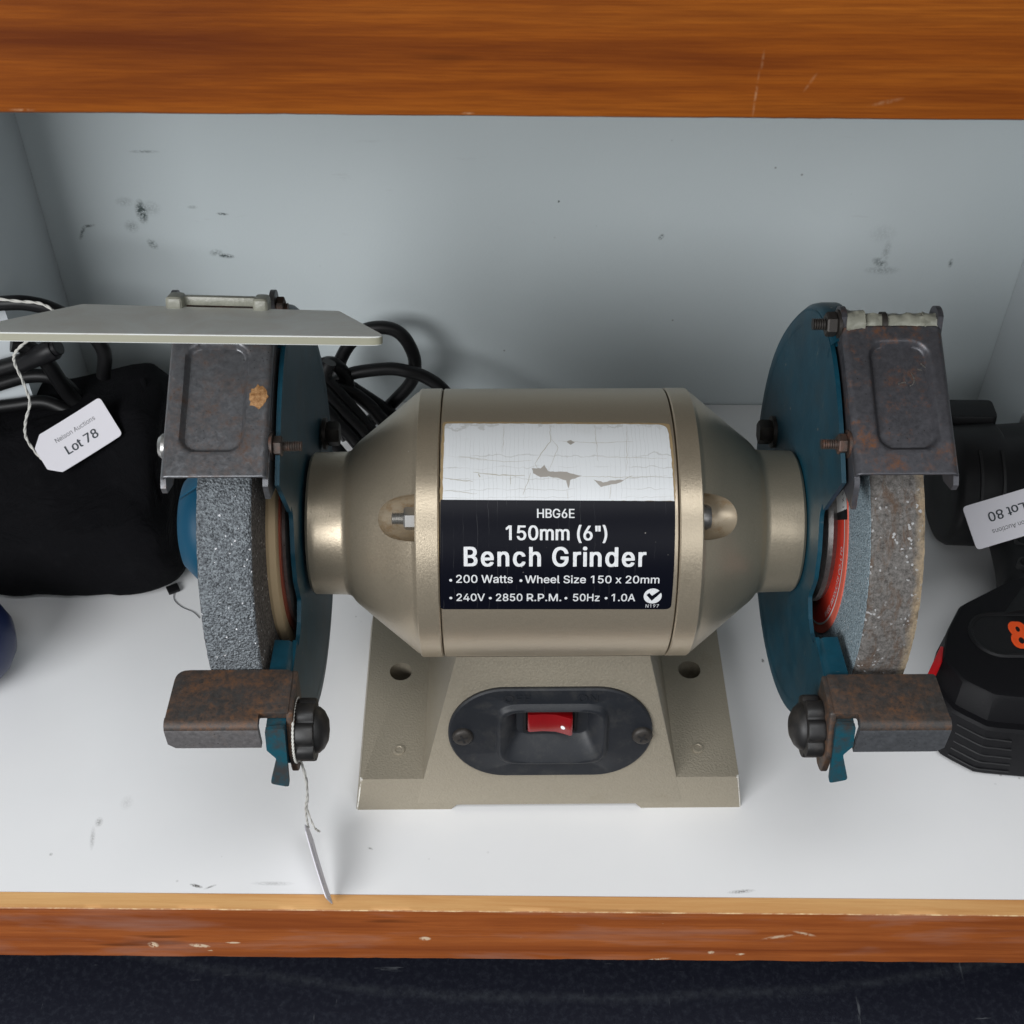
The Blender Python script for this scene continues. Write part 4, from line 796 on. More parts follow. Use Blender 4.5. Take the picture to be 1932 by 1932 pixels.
    cv = finish(ya(bm), 'outer_cover', M['teal_bright'], gd, smooth=38)
    sm = cv.modifiers.new('thickness', 'SOLIDIFY'); sm.thickness = 1.4*K; sm.offset = -1 if s < 0 else 1
    # hex bolt at the back of the plate
    bm = bmesh.new(); bolt_x(bm, s*92.4, s*98, 50, 4, 3.2, False, 5.4, (s*90, s*95.5)); lathe(bm, [(s*95.5, 7), (s*97, 7)], 20, center=(0, 50, 4))
    finish(ya(bm), 'bolt', M['bolt_dark'], gd, smooth=30)
    # spark bracket: pressed U channel
    x0, x1 = (100.3, 135.6) if s > 0 else (101.3, 137.2)
    t0, t1 = -12.3, 44.0 if s > 0 else 49.0
    dB = 86.0; nx, nt = 64, 96
    def PB(x, t_, d): return Vector((s*x, 0, 0))+TB*t_+NB*d
    bm = bmesh.new(); grid = []
    ex0, ex1, et0, et1 = x0+8.2, x1-5.2, -3.2, 38.2
    for i in range(nx+1):
        col = []
        for j in range(nt+1):
            u = i/nx; x = x0+(x1-x0)*u; tt = t0+(t1-t0)*j/nt
            # rounded rectangle signed distance
            cx, ct = (ex0+ex1)/2, (et0+et1)/2; rr = 6.0
            qx = abs(x-cx)-((ex1-ex0)/2-rr); qt = abs(tt-ct)-((et1-et0)/2-rr)
            sd = math.hypot(max(qx, 0), max(qt, 0))+min(max(qx, qt), 0)-rr
            k = min(1, max(0, (.4-sd)/1.9)); k = k*k*(3-2*k)
            d = dB-2.5*k
            m_ = min(x-x0, x1-x); 
            if m_ < 2.2: d -= 2.2-math.sqrt(max(0, 2.2**2-(2.2-m_)**2))
            d += noise.noise(Vector((x*.08, tt*.08, s*3)))*.25
            col.append(bm.verts.new(PB(x, tt, d)))
        grid.append(col)
    for i in range(nx):
        for j in range(nt): bm.faces.new((grid[i][j], grid[i+1][j], grid[i+1][j+1], grid[i][j+1]))
    # side flanges (outline in t, depth) with ears for the hinge
    ear_t, ear_d = (46.5, 83) if s > 0 else (52, 86)
    ear = [(ear_t+6.3*math.cos(a), ear_d+5.5*math.sin(a)) for a in [R_(-70+160*k/10) for k in range(11)]]
    fl_in = [((-21, 76) if s > 0 else (-16.6, 77)), ((-17.5, 79.5) if s > 0 else (-15.6, 80)), (-14.5, 83.2), (-12, 83.8), (t1-2, 83.8)]+ear[::-1]+[(t1-4, 72), (10, 68), (-8, 67)]
    fl_out = [(-15.4, 80), (-14.8, 82.5), (-12, 83.8), (t1-2, 83.8)]+ear[::-1]+[(t1-4, 72), (10, 70), (-10, 74)]
    prism(bm, fl_in, lambda u, v, w_: PB(w_, u, v), x0-.1, x0+1.2)
    prism(bm, fl_out, lambda u, v, w_: PB(w_, u, v), x1-1.2, x1+.1)
    br = part(ya(bm), 'spark_bracket', M['zinc'] if s < 0 else M['dark_steel'], smooth=40)
    sol = br.modifiers.new('thickness', 'SOLIDIFY'); sol.thickness = .9*K; sol.offset = 0
    if s < 0:
        b = bmesh.new(); rnd = random.Random(8); c_ = b.verts.new(PB(105.4, 17.3, 86.85)); ringv = []
        for k in range(26):
            a = 2*math.pi*k/26; r = 1+rnd.uniform(-.16, .12); ringv.append(b.verts.new(PB(min(108.6, 105.4+3.4*r*math.cos(a)), 17.3+4.4*r*math.sin(a), 86.55)))
        mid = [b.verts.new(PB(105.4+(1.9+rnd.uniform(-.3, .3))*math.cos(2*math.pi*k/26), 17.3+(2.5+rnd.uniform(-.4, .4))*math.sin(2*math.pi*k/26), 86.85+rnd.uniform(-.08, .12))) for k in range(26)]
        for k in range(26):
            j = (k+1) % 26; b.faces.new((ringv[k], ringv[j], mid[j], mid[k])); b.faces.new((mid[k], mid[j], c_))
        finish(ya(b), 'rust_scab', M['scab'], br, smooth=80)
    else:
        b = bmesh.new()
        for pts in ([(123.5, 27.0), (124.4, 24.2), (123.8, 22.4), (122.6, 21.6)], [(127.4, 30.4), (128.2, 29.4), (130.2, 27.6), (132.0, 25.2)], [(126, 28.2), (127.6, 27.6)], [(129.0, 33.5), (130.6, 29.8), (131.6, 27.6)], [(118.6, 22.4), (120.6, 23.0), (121.4, 23.0)]):
            P = spline([(x, y, 0) for x, y in pts], 5); rnd = random.Random(int(pts[0][0])); L_ = len(P); U_ = []; D_ = []
            for i, p_ in enumerate(P):
                d = (P[min(i+1, L_-1)]-P[max(i-1, 0)]).normalized(); w_ = rnd.uniform(.12, .34)*(1 if pts[0][0] < 128.9 else .35)
                U_.append(b.verts.new(PB(p_.x-d.y*w_, p_.y+d.x*w_, 84.15))); D_.append(b.verts.new(PB(p_.x+d.y*w_, p_.y-d.x*w_, 84.15)))
            for i in range(L_-1): b.faces.new((D_[i], D_[i+1], U_[i+1], U_[i]))
        finish(ya(b), 'scratch', M['bolt_bright'], br, smooth=0, recalc=False)
    # clamp bolt low on the inner flange
    p = PB(0, 1.2, 80.5); bm = bmesh.new()
    bolt_x(bm, s*90.5, s*x0, p.y, p.z, 1.9, True, 3.7, (s*(x0-4.2), s*(x0-1.0))); lathe(bm, [(s*(x0-1), 5), (s*x0, 5)], 20, center=(0, p.y, p.z))
    finish(ya(bm), 'bolt', M['bolt_rust'], br, smooth=30)
    if s < 0:
        bm = bmesh.new(); lathe(bm, [(-x1, 4.6), (-x1-1.2, 4.6), (-x1-2.6, 3.4), (-x1-3.0, .01)], 24, center=(0, p.y, p.z)); finish(ya(bm), 'bolt_head', M['bolt_bright'], br)
    # hinge
    ph = PB(0, ear_t, ear_d)
    if s > 0:
        bm = bmesh.new(); rnd = random.Random(5)
        for (a, b_, r) in ((x0+1.4, x0+8, 5.2), (x0+6.5, x1-3, 3.9), (x1-6, x1-1.4, 4.2)):
            b = bmesh.new(); n_ = max(4, int((b_-a)/1.2)); rws = lathe(b, [(a+(b_-a)*k/n_, r) for k in range(n_+1)], 18)
            for rw in rws:
                for v in rw:
                    k = 1+noise.noise(Vector((v.co.x*.35, v.co.y*.5, v.co.z*.5)))*.28; v.co.y = ph.y+v.co.y*k; v.co.z = ph.z+v.co.z*k
            merge(bm, b)
        finish(ya(bm), 'broken_hinge', M['hinge'], br, smooth=50)
        bm = bmesh.new(); bolt_x(bm, 90.6, x0+2, ph.y, ph.z, 2.2, True, 4.5, (95.2, 99.2)); lathe(bm, [(99.1, 5.2), (100.2, 5.2)], 20, center=(0, ph.y, ph.z)); lathe(bm, [(x0+14.4, 4.4), (x0+16.2, 4.4)], 20, center=(0, ph.y, ph.z))
        finish(ya(bm), 'bolt', M['bolt_dark'], br, smooth=30)
    else:
        bm = bmesh.new(); bolt_x(bm, -96.8, -x0+1, ph.y+0, ph.z, 1.9, True, 4.0, (-100.8, -97.9)); bolt_x(bm, -x1, -x0, ph.y, ph.z, 1.5, False)
        finish(ya(bm), 'bolt', M['bolt_rust'], br, smooth=30)
        # eye shield, tilted up towards the viewer
        ra = R_(22); HD = Vector((0, -math.cos(ra), math.sin(ra))); HN = Vector((0, math.sin(ra), math.cos(ra)))
        H0 = Vector((0, 5, 106))
        def PS(u, v, w_): return H0+Vector((u, 0, 0))+HD*v+HN*w_
        pts = rounded([(-166.7, 3.1), (-76.2, 13.6), (-57.0, 47.6), (-199.5, 39.6)], [2.5, 2.5, 3.6, 6], 6)
        bm = bmesh.new(); prism(bm, pts, PS, -3.0, 0, .35, 1)
        for f in bm.faces:
            if abs(f.normal.dot(HN)) < .6: f.material_index = 1
        bm.normal_update()
        for f in bm.faces:
            f.material_index = 1 if abs(f.normal.dot(HN)) < .6 else 0
        es = part(ya(bm), 'eye_shield', None, mats=[M['shield'], M['shield_edge']], smooth=40)
        bm = bmesh.new()
        for a, b_ in ((-136.4, -130.4), (-106.0, -100.6)):
            b = bmesh.new(); box(b, a, b_, -4.2, 4.2, -3.2, 2.8, 1.8, 3)
            for v in b.verts: v.co = PS(v.co.x, 2.4+(v.co.x+166)*.11+v.co.y, v.co.z+1.2)
            merge(bm, b)
        b = bmesh.new(); box(b, -131, -105.5, -1.6, 1.6, -.2, 3.0, .7, 2)
        for v in b.verts: v.co = PS(v.co.x, 1.2+(v.co.x+166)*.11+v.co.y, v.co.z+.4)
        merge(bm, b)
        finish(ya(bm), 'hinge_lug', M['hinge'], es)
    # tool rest
    bm = bmesh.new(); ra, rb = (97.0, 140.2) if s < 0 else (96.6, 137.2)
    lipx = 107.2 if s < 0 else 104.8
    y0_, y1_ = (-98.4, -75.4) if s < 0 else (-100.2, -79.2)
    lz = -12.0 if s < 0 else -14.5
    topp = rounded([(ra, y1_), (rb-.8, y1_), (rb, y0_), (lipx, y0_), (lipx, y0_+3.4), (ra+2.6, y0_+3.4), (ra, y0_+3.4)], [3 if s < 0 else 1, 5 if s < 0 else 1.5, 0, 0, .6, .4, 0], 5)
    prism(bm, topp, lambda u, v, w_: Vector((s*u, v, w_)), -2.2, 1.0, .5, 2, 0)
    # lip bent down at the front with a rounded bend
    prf = [(y0_+1.5, 1.0), (y0_-.2, .85), (y0_-1.6, .1), (y0_-2.3, -1.4), (y0_-2.4, -3.2), (y0_-2.2, lz), (y0_+.1, lz), (y0_+.1, -2.2), (y0_+1.5, -2.2)]
    def xr(k, z): return rb if z > lz+2 else rb-1.6
    b = bmesh.new(); A_ = [b.verts.new((s*lipx, y, z)) for y, z in prf]; nI = 14; rws = [A_]
    for i in range(1, nI+1):
        x = lipx+(rb-lipx)*i/nI; rws.append([b.verts.new((s*x, y, z+(min(2.4, max(0, (x-(rb-3))**2*.27)) if z < -8 and x > rb-3 else 0))) for y, z in prf])
    for a, c_ in zip(rws, rws[1:]):
        for k in range(len(prf)): b.faces.new((a[k], a[(k+1) % len(prf)], c_[(k+1) % len(prf)], c_[k]))
    b.faces.new(rws[0]); b.faces.new(rws[-1][::-1])
    for f in b.faces: f.material_index = 1 if f.calc_center_median().z < -.8 else 0
    merge(bm, b)
    # upright leg beside the guard tongue
    prism(bm, rounded([(y1_, .6), (y0_+3.6, .6), (y0_-3.5, -16), (y0_-2.5, -27), (y0_+3, -29), (y1_-3, -22)], [1, 1, 3, 3, 3, 3], 4), lambda u, v, w_: Vector((s*w_, u, v)), ra-1.6 if s < 0 else ra-1.6, ra+.9, .35, 1, 0)
    tr = part(ya(bm), 'tool_rest', None, mats=[M['rust_plate'], M['rest_lip'] if s < 0 else M['rest_lip_dark']], smooth=45)
    # lobed clamp knob
    kc = (-91.5, -14.0) if s < 0 else (-90, -16)
    bm = bmesh.new(); nl = 7; SEGK = 84; kp = [(95.3, .0), (94.9, .7), (94.2, 1.0), (89.6, 1.0), (88.8, .75), (88.6, .0)]
    rws = []
    for x, k in kp:
        rw = []
        for i in range(SEGK):
            a = 2*math.pi*i/SEGK; q = abs(math.cos(nl*a/2+.4)); lob = 9.3+2.3*(1-(1-q)**2.2)
            r = lob-.9+k*.9
            rw.append(bm.verts.new((s*x, kc[0]-r*math.cos(a), kc[1]+r*math.sin(a))))
        rws.append(rw)
    for a, c_ in zip(rws, rws[1:]):
        for i in range(SEGK): j = (i+1) % SEGK; bm.faces.new((a[i], a[j], c_[j], c_[i]))
    bm.faces.new(rws[0]); bm.faces.new(rws[-1][::-1])
    lathe(bm, [(s*88.7, 8.6), (s*87.4, 8.3), (s*85.8, 6.9), (s*84.4, 4.2), (s*83.8, .01)], 40, center=(0, kc[0], kc[1]))
    lathe(bm, [(s*98.2, 5.6), (s*95.2, 5.6)], 28, center=(0, kc[0], kc[1]))
    finish(ya(bm), 'clamp_knob', M['knob'], tr, smooth=35)

# ------------------------------------------------------------------ mains lead behind the motor
bm = bmesh.new()
for pts in ([(-105, 560, 18), (-98, 575, 41), (-94, 576, 52), (-88, 577, 61), (-80, 578, 68), (-68, 578, 69), (-60, 577, 64), (-55, 576, 52), (-55, 575, 41), (-58, 574, 33), (-66, 573, 23), (-75, 571, 14), (-85, 568, 8), (-98, 560, 6)],
            [(-112, 552, 36), (-103, 560, 41), (-95, 562, 46), (-86, 563, 50), (-68, 564, 52), (-57, 563, 51), (-48, 562, 48), (-38, 558, 42), (-22, 545, 26), (-10, 520, 12)],
            [(-97, 548, 69), (-100, 546, 61), (-94, 545, 51), (-85, 545, 36), (-76, 542, 24), (-62, 538, 10)],
            [(-104, 542, 60), (-99, 540, 54), (-92, 540, 43), (-84, 540, 31), (-72, 536, 16), (-60, 532, 8)],
            [(-105, 536, 54), (-99, 535, 47), (-94, 535, 38), (-88, 535, 29), (-78, 532, 15), (-66, 528, 7)],
            [(-98, 562, 44), (-91, 565, 39), (-85, 565, 34), (-76, 565, 26), (-69, 565, 19), (-58, 560, 9)],
            [(-102, 552, 50), (-93, 555, 45), (-86, 555, 41), (-78, 554, 33), (-72, 552, 25), (-60, 548, 11)],
            [(-108, 530, 44), (-102, 529, 36), (-96, 528, 27), (-90, 527, 18), (-80, 525, 7)],
            [(-101, 550, 66), (-97, 556, 62), (-92, 560, 52), (-90, 556, 40), (-96, 548, 30), (-104, 540, 22)]):
    b = bmesh.new(); tube(b, pts, 3.7, 12, 10); merge(bm, b)
tag(finish(bm, 'power_cord', M['cord'], smooth=60), 'black power cord coiled behind the grinder motor against the wall', 'cord')

# ------------------------------------------------------------------ lot tags
def tag_frame(c, e, rot):
    n = Vector((0, -math.cos(e), math.sin(e))); t_ = Vector((0, math.sin(e), math.cos(e))); x = Vector((1, 0, 0))
    u = x*math.cos(rot)+t_*math.sin(rot); v = -x*math.sin(rot)+t_*math.cos(rot); c = Vector(c)
    return lambda a, b, w_: c+u*a+v*b+n*(w_+.0022*a*a)
def card(F, L_, W_, ch, th=.45, torn=0):
    bm = bmesh.new()
    hl, hw = L_/2, W_/2
    pts = rounded([(-hl, -hw+ch*.9), (-hl+ch, -hw), (hl, -hw), (hl, hw), (-hl+ch, hw), (-hl, hw-ch*.9)], [1.5, .8, 2.2, 2.2, .8, 1.5], 5)
    # fine strips so the card can bend
    b = bmesh.new(); vs = [b.verts.new((u, v, 0)) for u, v in pts]; b.faces.new(vs)
    x = -hl+2.5
    while x < hl: bmesh.ops.bisect_plane(b, geom=b.verts[:]+b.edges[:]+b.faces[:], plane_co=(x, 0, 0), plane_no=(1, 0, 0)); x += 2.5
    g = bmesh.ops.extrude_face_region(b, geom=b.faces[:])
    for v in [q for q in g['geom'] if isinstance(q, bmesh.types.BMVert)]: v.co.z = th
    for v in b.verts: v.co = F(*v.co)
    merge(bm, b); return bm
def tag_print(F, lines_, parent, th=.47):
    for s_, x0, x1, base, cap, bold, mat in lines_:
        q = fit_text(s_, x0, x1, base, cap, bold)
        for v in q.verts: v.co = F(v.co.x, v.co.y, th+v.co.z)
        finish(q, 'print', mat, parent, recalc=False, smooth=60)
def string(parent, pts, r=.55, name='string'):
    P = spline(pts, 12); bm = bmesh.new()
    for ph in (0, math.pi):
        Q = []
        for i, p in enumerate(P):
            d = (P[min(i+1, len(P)-1)]-P[max(i-1, 0)]).normalized(); a = d.cross(Vector((.2, .9, .3))).normalized(); b_ = d.cross(a)
            k = ph+i*.55; Q.append(p+(a*math.cos(k)+b_*math.sin(k))*r*.5)
        b = bmesh.new(); tube(b, Q, r*.75, 7, 1, smoothp=False); merge(bm, b)
    return finish(bm, name, M['string'], parent, smooth=60)
def tag_root(name, F, label):
    o = empty(name, F(0, 0, 0)); tag(o, label, 'tag', 'auction lot tags'); return o
def adopt(child, root): 
    child.parent = root; child.matrix_parent_inverse = Matrix.Translation(-root.location)
F = tag_frame((-214, 483, 72.5), R_(50), R_(33))
root = tag_root('lot_tag', F, 'white card tag printed Lot 78 lying on the black pouch')
o = finish(card(F, 40, 22, 5.5), 'card', M['card']); adopt(o, root)
before = set(bpy.data.objects)
tag_print(F, [('Nelson Auctions', -9.6, 12.6, 2.8, 2.3, 0., M['ink_faded']), ('Lot 78', -7.6, 10.0, -5.2, 4.5, .012, M['ink'])], None)
string(None, [(-228, 474, 64), (-233, 477, 66), (-238, 481, 74), (-236, 482, 84), (-231, 482, 96), (-231, 482, 109), (-232, 482, 120), (-230, 482, 126), (-224, 484, 131), (-216, 490, 134), (-213, 497, 137), (-220, 502, 139), (-232, 504, 139), (-246, 505, 140)], .62)
for ob in set(bpy.data.objects)-before: adopt(ob, root)
F = tag_frame((226.5, 424, 82), R_(52), R_(180+17))
root = tag_root('lot_tag', F, 'white card tag printed Lot 80 lying upside down on the black drill')
o = finish(card(F, 40, 20.5, 4.5), 'card', M['card']); adopt(o, root)
before = set(bpy.data.objects)
tag_print(F, [('Nelson Auctions', -11.0, 10.4, 3.4, 2.1, .0, M['ink_faded']), ('Lot 80', -7.6, 10.0, -4.4, 4.2, .01, M['ink'])], None)
for ob in set(bpy.data.objects)-before: adopt(ob, root)
# third tag, hanging edge-on from the left clamp knob
vd = Vector((-79, 285, 8))-Vector((0, 0, 506.3)); vd.normalize()
A0 = Vector((-86.0, 303, 10.5)); A1 = Vector((-73.6, 271.8, 1.2)); ax_ = (A1-A0).normalized()
sd = (vd-ax_*vd.dot(ax_)).normalized(); nr = ax_.cross(sd)
sd = (sd+nr*.13).normalized(); nr = ax_.cross(sd)
def F3(a, b_, w_): return (A0+A1)/2+ax_*a-sd*(b_+7)+nr*(w_+.0012*a*a)
root = tag_root('lot_tag', F3, 'white card tag seen edge-on, tied by string to the left clamp knob')
before = set(bpy.data.objects)
finish(card(F3, 33, 15, 4), 'card', M['card'])
q = fit_text('Nelson Auctions', -8, 10, 1.5, 2, 0)
for v in q.verts: v.co = F3(v.co.x, v.co.y, .47)
finish(q, 'print', M['ink_blue'], None, recalc=False)
gk = Vector(GL)
rz = Matrix.Rotation(R_(1), 3, 'Z')
kl = lambda x, y, z: gk+rz @ Vector((x, y, AX+z))
loop = [kl(-95.6, -91.5-11.6*math.cos(a), -14+11.6*math.sin(a)) for a in [R_(150-200*k/14) for k in range(15)]]
string(None, loop+[kl(-95, -97, -27), kl(-94, -98, -36), kl(-96.5, -92, -56), Vector((-82.5, 292, 44)), Vector((-84, 296, 28)), Vector((-85.3, 301, 15))], .4)
string(None, [kl(-95.2, -96, -27), kl(-94.2, -99, -37), kl(-96.2, -92.5, -57), Vector((-82, 292.4, 43)), Vector((-80.6, 293, 28)), Vector((-79.6, 296, 20)), Vector((-82.0, 300, 15.5))], .36)
for ob in set(bpy.data.objects)-before: adopt(ob, root)

# ------------------------------------------------------------------ left neighbours
# soft black pouch
bm = bmesh.new(); bmesh.ops.create_cube(bm, size=2)
bmesh.ops.subdivide_edges(bm, edges=bm.edges[:], cuts=30, use_grid_fill=True)
for v in bm.verts:
    x, y, z = v.co; p = 8.0
    l = (abs(x)**p+abs(y)**p+abs(z)**p)**(1/p); x, y, z = x/l, y/l, z/l
    zz = (z+1)/2
    tx = (x+1)/2
    top = 58+24*max(0, tx-.35)**1.2*1.6+ (5 if tx > .85 else 0)*(tx-.85)/.15
    X = -345+ (345-165)*tx - 15*zz*max(0, x)
    Y = 489+y*48+zz*7 - (1-zz)*4*(y < 0)
    Z = zz*top*(1-.42*max(0, -y)*(zz > .3)*((zz-.3)/.7))
    n_ = Vector((noise.noise(Vector((X*.03, Y*.03, Z*.03))), noise.noise(Vector((X*.03+9, Y*.03, Z*.03))), noise.noise(Vector((X*.03, Y*.03+9, Z*.03)))))
    f_ = noise.noise(Vector((X*.09, Y*.05+X*.04, Z*.09)))
    d = n_*4.5+Vector((f_, f_*.6, f_))*1.8
    Z2 = Z+d.z*min(1, Z/12)
    v.co = Vector((X+d.x, Y+d.y, max(.3, Z2)))
pouch = finish(bm, 'fabric_pouch', M['nylon'], smooth=70)
root = empty('tool_pouch', (-260, 489, 0)); tag(root, 'black soft fabric pouch slumped on the shelf left of the grinder', 'pouch'); adopt(pouch, root)
bm = bmesh.new(); tube(bm, [(-181, 448, 4), (-176, 450, 9), (-173.5, 455, 16), (-174.5, 462, 34), (-178, 480, 60), (-183, 505, 76), (-187, 518, 81)], 1.5, 8, 8); o = finish(bm, 'seam_piping', M['nylon']); adopt(o, root)
bm = bmesh.new(); b = bmesh.new(); box(b, -3, 3, -2.6, 2.6, -.8, .8, .4); merge(bm, b, Matrix.Translation((-172.6, 447.5, 1.4)) @ Matrix.Rotation(.5, 4, 'Z')); o = finish(bm, 'zip_pull', M['black']); adopt(o, root)
bm = bmesh.new(); tube(bm, [(-172, 447, .5), (-171, 441, .4), (-166, 436, .4), (-160, 433, .4), (-156, 429, .4)], .18, 5, 8); o = finish(bm, 'loose_thread', M['ink_faded']); adopt(o, root)
# black leads above it
bm = bmesh.new()
for pts, r in (([(-290, 500, 118), (-258, 508, 131), (-237, 508, 135), (-225, 508, 134), (-216, 508, 130), (-206, 509, 121), (-200, 510, 106), (-204, 512, 88)], 3.6),
               ([(-300, 510, 80), (-272, 512, 87), (-249, 512, 94), (-237, 512, 99), (-224, 512, 105)], 4.4),
               ([(-246, 514, 106), (-240, 516, 103), (-233, 516, 95), (-229, 516, 82), (-225, 516, 70), (-216, 514, 58)], 4.0),
               ([(-300, 520, 62), (-279, 520, 69), (-255, 520, 78), (-244, 520, 81), (-233, 520, 80), (-226, 520, 72), (-222, 518, 60)], 3.6),
               ([(-300, 512, 56), (-280, 515, 61), (-254, 515, 66), (-240, 515, 68), (-229, 512, 66), (-214, 508, 60)], 3.6)):
    b = bmesh.new(); tube(b, pts, r, 12, 10); merge(bm, b)
ld = finish(bm, 'lead', M['cord'], smooth=60)
root = empty('tool_lead', (-260, 512, 50)); tag(root, 'black looped lead with plug behind the pouch under the eye shield', 'lead'); adopt(ld, root)
bm = bmesh.new(); b = bmesh.new(); lathe(b, [(-18, 3.6), (-16, 4.2), (-6, 4.6), (-4, 5.2), (5, 5.4), (6, 4.9), (6, 4.2), (8, 4.2), (8.4, 3.8), (8.4, .01)], 20); merge(bm, b, Matrix.Translation((-229, 511, 103)) @ Matrix.Rotation(-.5, 4, 'Y'))
o = finish(bm, 'plug', M['black']); adopt(o, root)
# navy rounded tool end at the left edge
bm = bmesh.new(); lathe(bm, [(-40, 25), (-20, 26), (-6, 25), (4, 22), (11, 16.5), (15.5, 9), (17, .01)], 40, a0=0)
bmesh.ops.transform(bm, matrix=Matrix.Translation((-249.5, 393, 26)) @ Matrix.Rotation(.25, 4, 'Z'), verts=bm.verts)
nv = finish(bm, 'shell', M['navy']); root = empty('navy_tool', (-270, 393, 0)); tag(root, 'navy blue rounded plastic tool end at the left picture edge', 'tool'); adopt(nv, root)
bm = bmesh.new(); lathe(bm, [(-41, 26.2), (-38, 27.2), (-24, 27.2), (-22, 26.2)], 40)
bmesh.ops.transform(bm, matrix=Matrix.Translation((-249.5, 393, 26)) @ Matrix.Rotation(.25, 4, 'Z'), verts=bm.verts)
o = finish(bm, 'collar', M['black']); adopt(o, root)

# ------------------------------------------------------------------ cordless drill on the right
root = empty('cordless_drill', (255, 420, 0)); tag(root, 'black cordless drill lying on its side with a red striped battery', 'drill')
before = set(bpy.data.objects)
# battery / foot: outline (x,y) stacked at heights
def stack(levels, name, mat, smooth=40, n=64):
    bm = bmesh.new(); rows = []
    for pts, z in levels:
        P = [Vector(p) for p in rounded(pts, 3, 4)]
        # resample evenly
        L_ = [(P[(i+1) % len(P)]-P[i]).length for i in range(len(P))]; T = sum(L_); out = []; i = 0; acc = 0
        for k in range(n):
            d = T*k/n
            while acc+L_[i] < d: acc += L_[i]; i += 1
            out.append(P[i].lerp(P[(i+1) % len(P)], (d-acc)/max(L_[i], 1e-6)))
        zf = z if callable(z) else (lambda x, y, z=z: z)
        rows.append([bm.verts.new((p.x, p.y, zf(p.x, p.y))) for p in out])
    for a, b in zip(rows, rows[1:]):
        for k in range(n): bm.faces.new((a[k], a[(k+1) % n], b[(k+1) % n], b[k]))
    bm.faces.new(rows[0][::-1]); bm.faces.new(rows[-1])
    return finish(bm, name, mat, smooth=smooth)
foot0 = [(197, 349), (210, 340), (300, 331), (310, 395), (262, 418), (240, 418), (206, 398), (196, 382), (190, 364)]
def grow(pts, k, dx=0, dy=0, c=(245, 380)): return [(c[0]+(x-c[0])*k+dx, c[1]+(y-c[1])*k+dy) for x, y in pts]
stack([(grow(foot0, .97), .3), (foot0, 2.5), (grow(foot0, 1.01), 16), (grow(foot0, 1.0, -1, 2), 31), (grow(foot0, .985, -1.2, 2.6), 32.2), (grow(foot0, .95, -1.5, 4.2), 32.4), (grow(foot0, .90, -2, 7), 42.5), (grow(foot0, .885, -2, 7.4), 43.6), (grow(foot0, .86, -2, 8), 44)], 'battery', M['grip'], 22)
# moulded ribs on the sloping front
bm = bmesh.new()
for k in range(5):
    z = 5.5+k*5.2; dy = max(0, z-16)*.15; dx = -max(0, z-16)*.06
    b = bmesh.new(); tube(b, [(x+dx, y+dy, z) for x, y in ((199.0, 347.3), (203.5, 344.0), (209.4, 340.1), (215, 339.2), (224-k*.8, 338.2))], .42, 6, 4); merge(bm, b)
finish(bm, 'rib', M['black'])
bm = bmesh.new(); prism(bm, rounded([(234, 4), (250, 3), (256, 36), (246, 37)], 1.5, 3), lambda u, v, w_: Vector((u, 336.6-(u-234)*.09+v*.06-w_, v)), -1, 1.0, .4, 1); finish(bm, 'latch', M['drill'])
# raised oval badge with the figure
def OV(u, v, w_): return Vector((233+u, 386+v, 43.6+w_))
bm = bmesh.new(); loft(bm, [(stadium(25, 13.5, 0, 0, 18), -1.5), (stadium(25, 13.5, 0, 0, 18), .6), (stadium(24, 12.5, 0, 0, 18), 1.3), (stadium(22.8, 11.3, 0, 0, 18), .9), (stadium(22.6, 11.1, 0, 0, 18), .5)], OV); finish(bm, 'badge', M['drill'])
q = fit_text('8', 0, 9.2, 0, 14.5, .04); 
for v in q.verts: v.co = OV(v.co.x-6.6, v.co.y-7.6, .56+v.co.z)
finish(q, 'print', M['orange'], None, recalc=False)
q = fit_text('V', 0, 9.2, 0, 14.5, .04)
for v in q.verts: v.co = OV(v.co.x+5, v.co.y-7.6, .56+v.co.z)
finish(q, 'print', M['orange'], None, recalc=False)
# red side stripe and a recessed screw
bm = bmesh.new(); prism(bm, rounded([(0, -1.2), (24, -1.6), (25, 1.6), (0, 2.2)], .8, 3), lambda u, v, w_: Vector((184.6+u*.50-w_*.7, 360+u*.85+w_*.3, 39+v*1.3)), -2, 2.6, .4); finish(bm, 'red_stripe', M['drill_red'])
bm = bmesh.new(); lathe(bm, [(34, 3.4), (44.2, 3.6), (44.4, 3.0), (43.0, 2.4), (43.0, .01)], 20, 'Z', center=(202, 363, -4.0)); finish(bm, 'screw_hole', M['blot_black'])
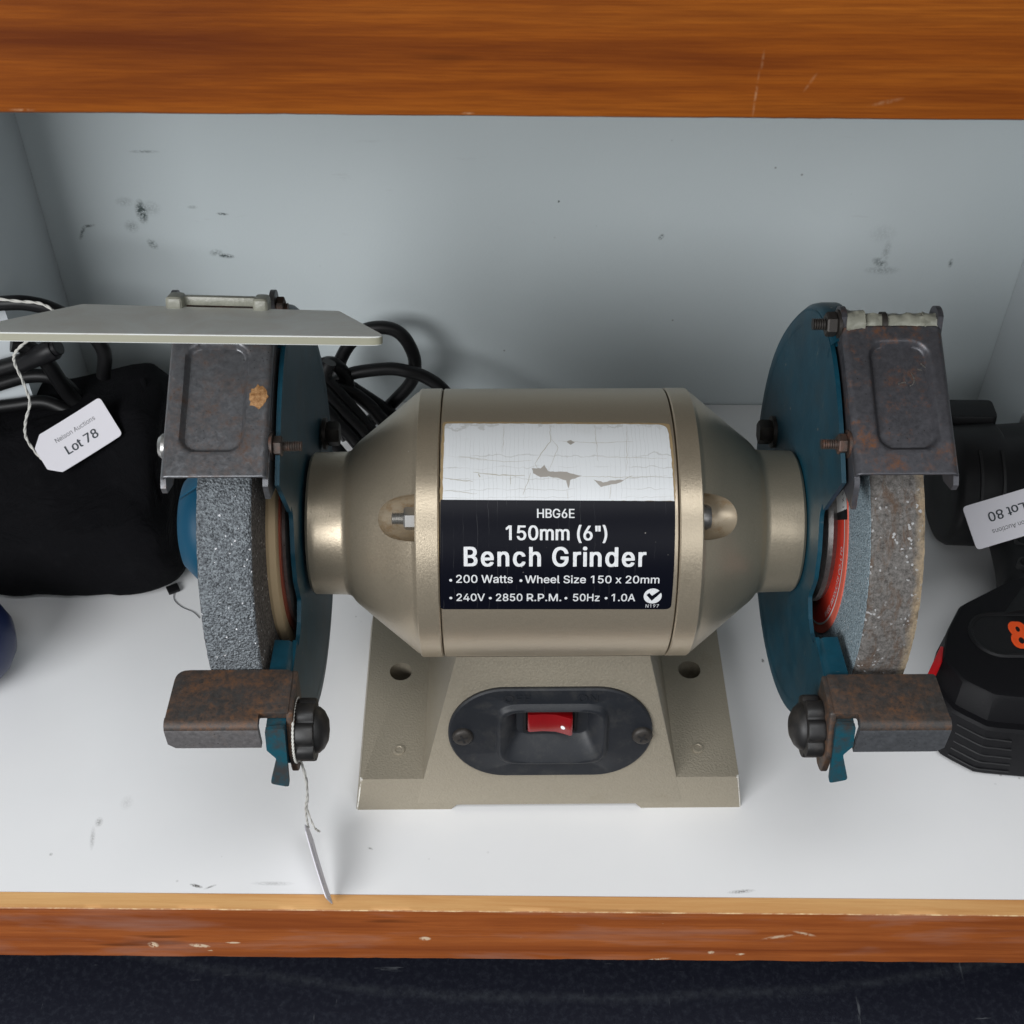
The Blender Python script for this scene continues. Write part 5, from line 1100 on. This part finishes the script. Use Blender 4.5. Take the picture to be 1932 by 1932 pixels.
# handle
bm = bmesh.new()
hp = [(243, 398, 28), (247, 414, 27), (252, 432, 27), (256, 452, 28), (258, 470, 30)]
P = spline(hp, 8); rows = []
for i, p in enumerate(P):
    k = i/(len(P)-1); rx = 23-9*min(1, k*2.2)+4*max(0, k-.6); rz_ = 20-3*math.sin(k*math.pi)
    rows.append([bm.verts.new((p.x+rx*math.copysign(abs(math.cos(a))**.8, math.cos(a)), p.y, max(.6, p.z+rz_*math.copysign(abs(math.sin(a))**.8, math.sin(a))))) for a in [2*math.pi*j/36 for j in range(36)]])
for a, b in zip(rows, rows[1:]):
    for j in range(36): bm.faces.new((a[j], a[(j+1) % 36], b[(j+1) % 36], b[j]))
bm.faces.new(rows[0]); bm.faces.new(rows[-1][::-1]); finish(bm, 'handle', M['drill'], smooth=60)
for y, z in ((430, 44.0), (446, 43)):
    bm = bmesh.new(); lathe(bm, [(z-4, 3.6), (z+1.2, 3.6), (z+1.2, 2.8), (z-1, 2.4), (z-1, .01)], 20, 'Z', center=(245.5+(y-430)*.2, y, 0)); finish(bm, 'screw_hole', M['blot_black'])
# motor housing lying along X
bm = bmesh.new()
lathe(bm, [(222, 12), (222, 27), (223.5, 30), (226, 31.5), (246, 32.5), (248, 31), (275, 32.5), (300, 32)], 56, center=(0, 496, 33)); 
for v in bm.verts: v.co.y += (v.co.x-222)*.02
finish(bm, 'motor_housing', M['drill'], smooth=40)
bm = bmesh.new()
for x in (232, 243):
    b = bmesh.new(); lathe(b, [(x, 31.6), (x+.2, 32.7), (x+1.6, 32.9), (x+1.8, 31.6)], 40, center=(0, 496.3, 33), a0=R_(20), a1=R_(75)); merge(bm, b)
finish(bm, 'vent_line', M['blot_black'])
bm = bmesh.new(); prism(bm, rounded([(224, 0), (249, 0), (249, 14), (224, 14)], 3, 4), lambda u, v, w_: Vector((u, 512+v+w_*.25, 56+w_)), 0, 8, 1.2); finish(bm, 'selector', M['black'])
for ob in set(bpy.data.objects)-before: adopt(ob, root)
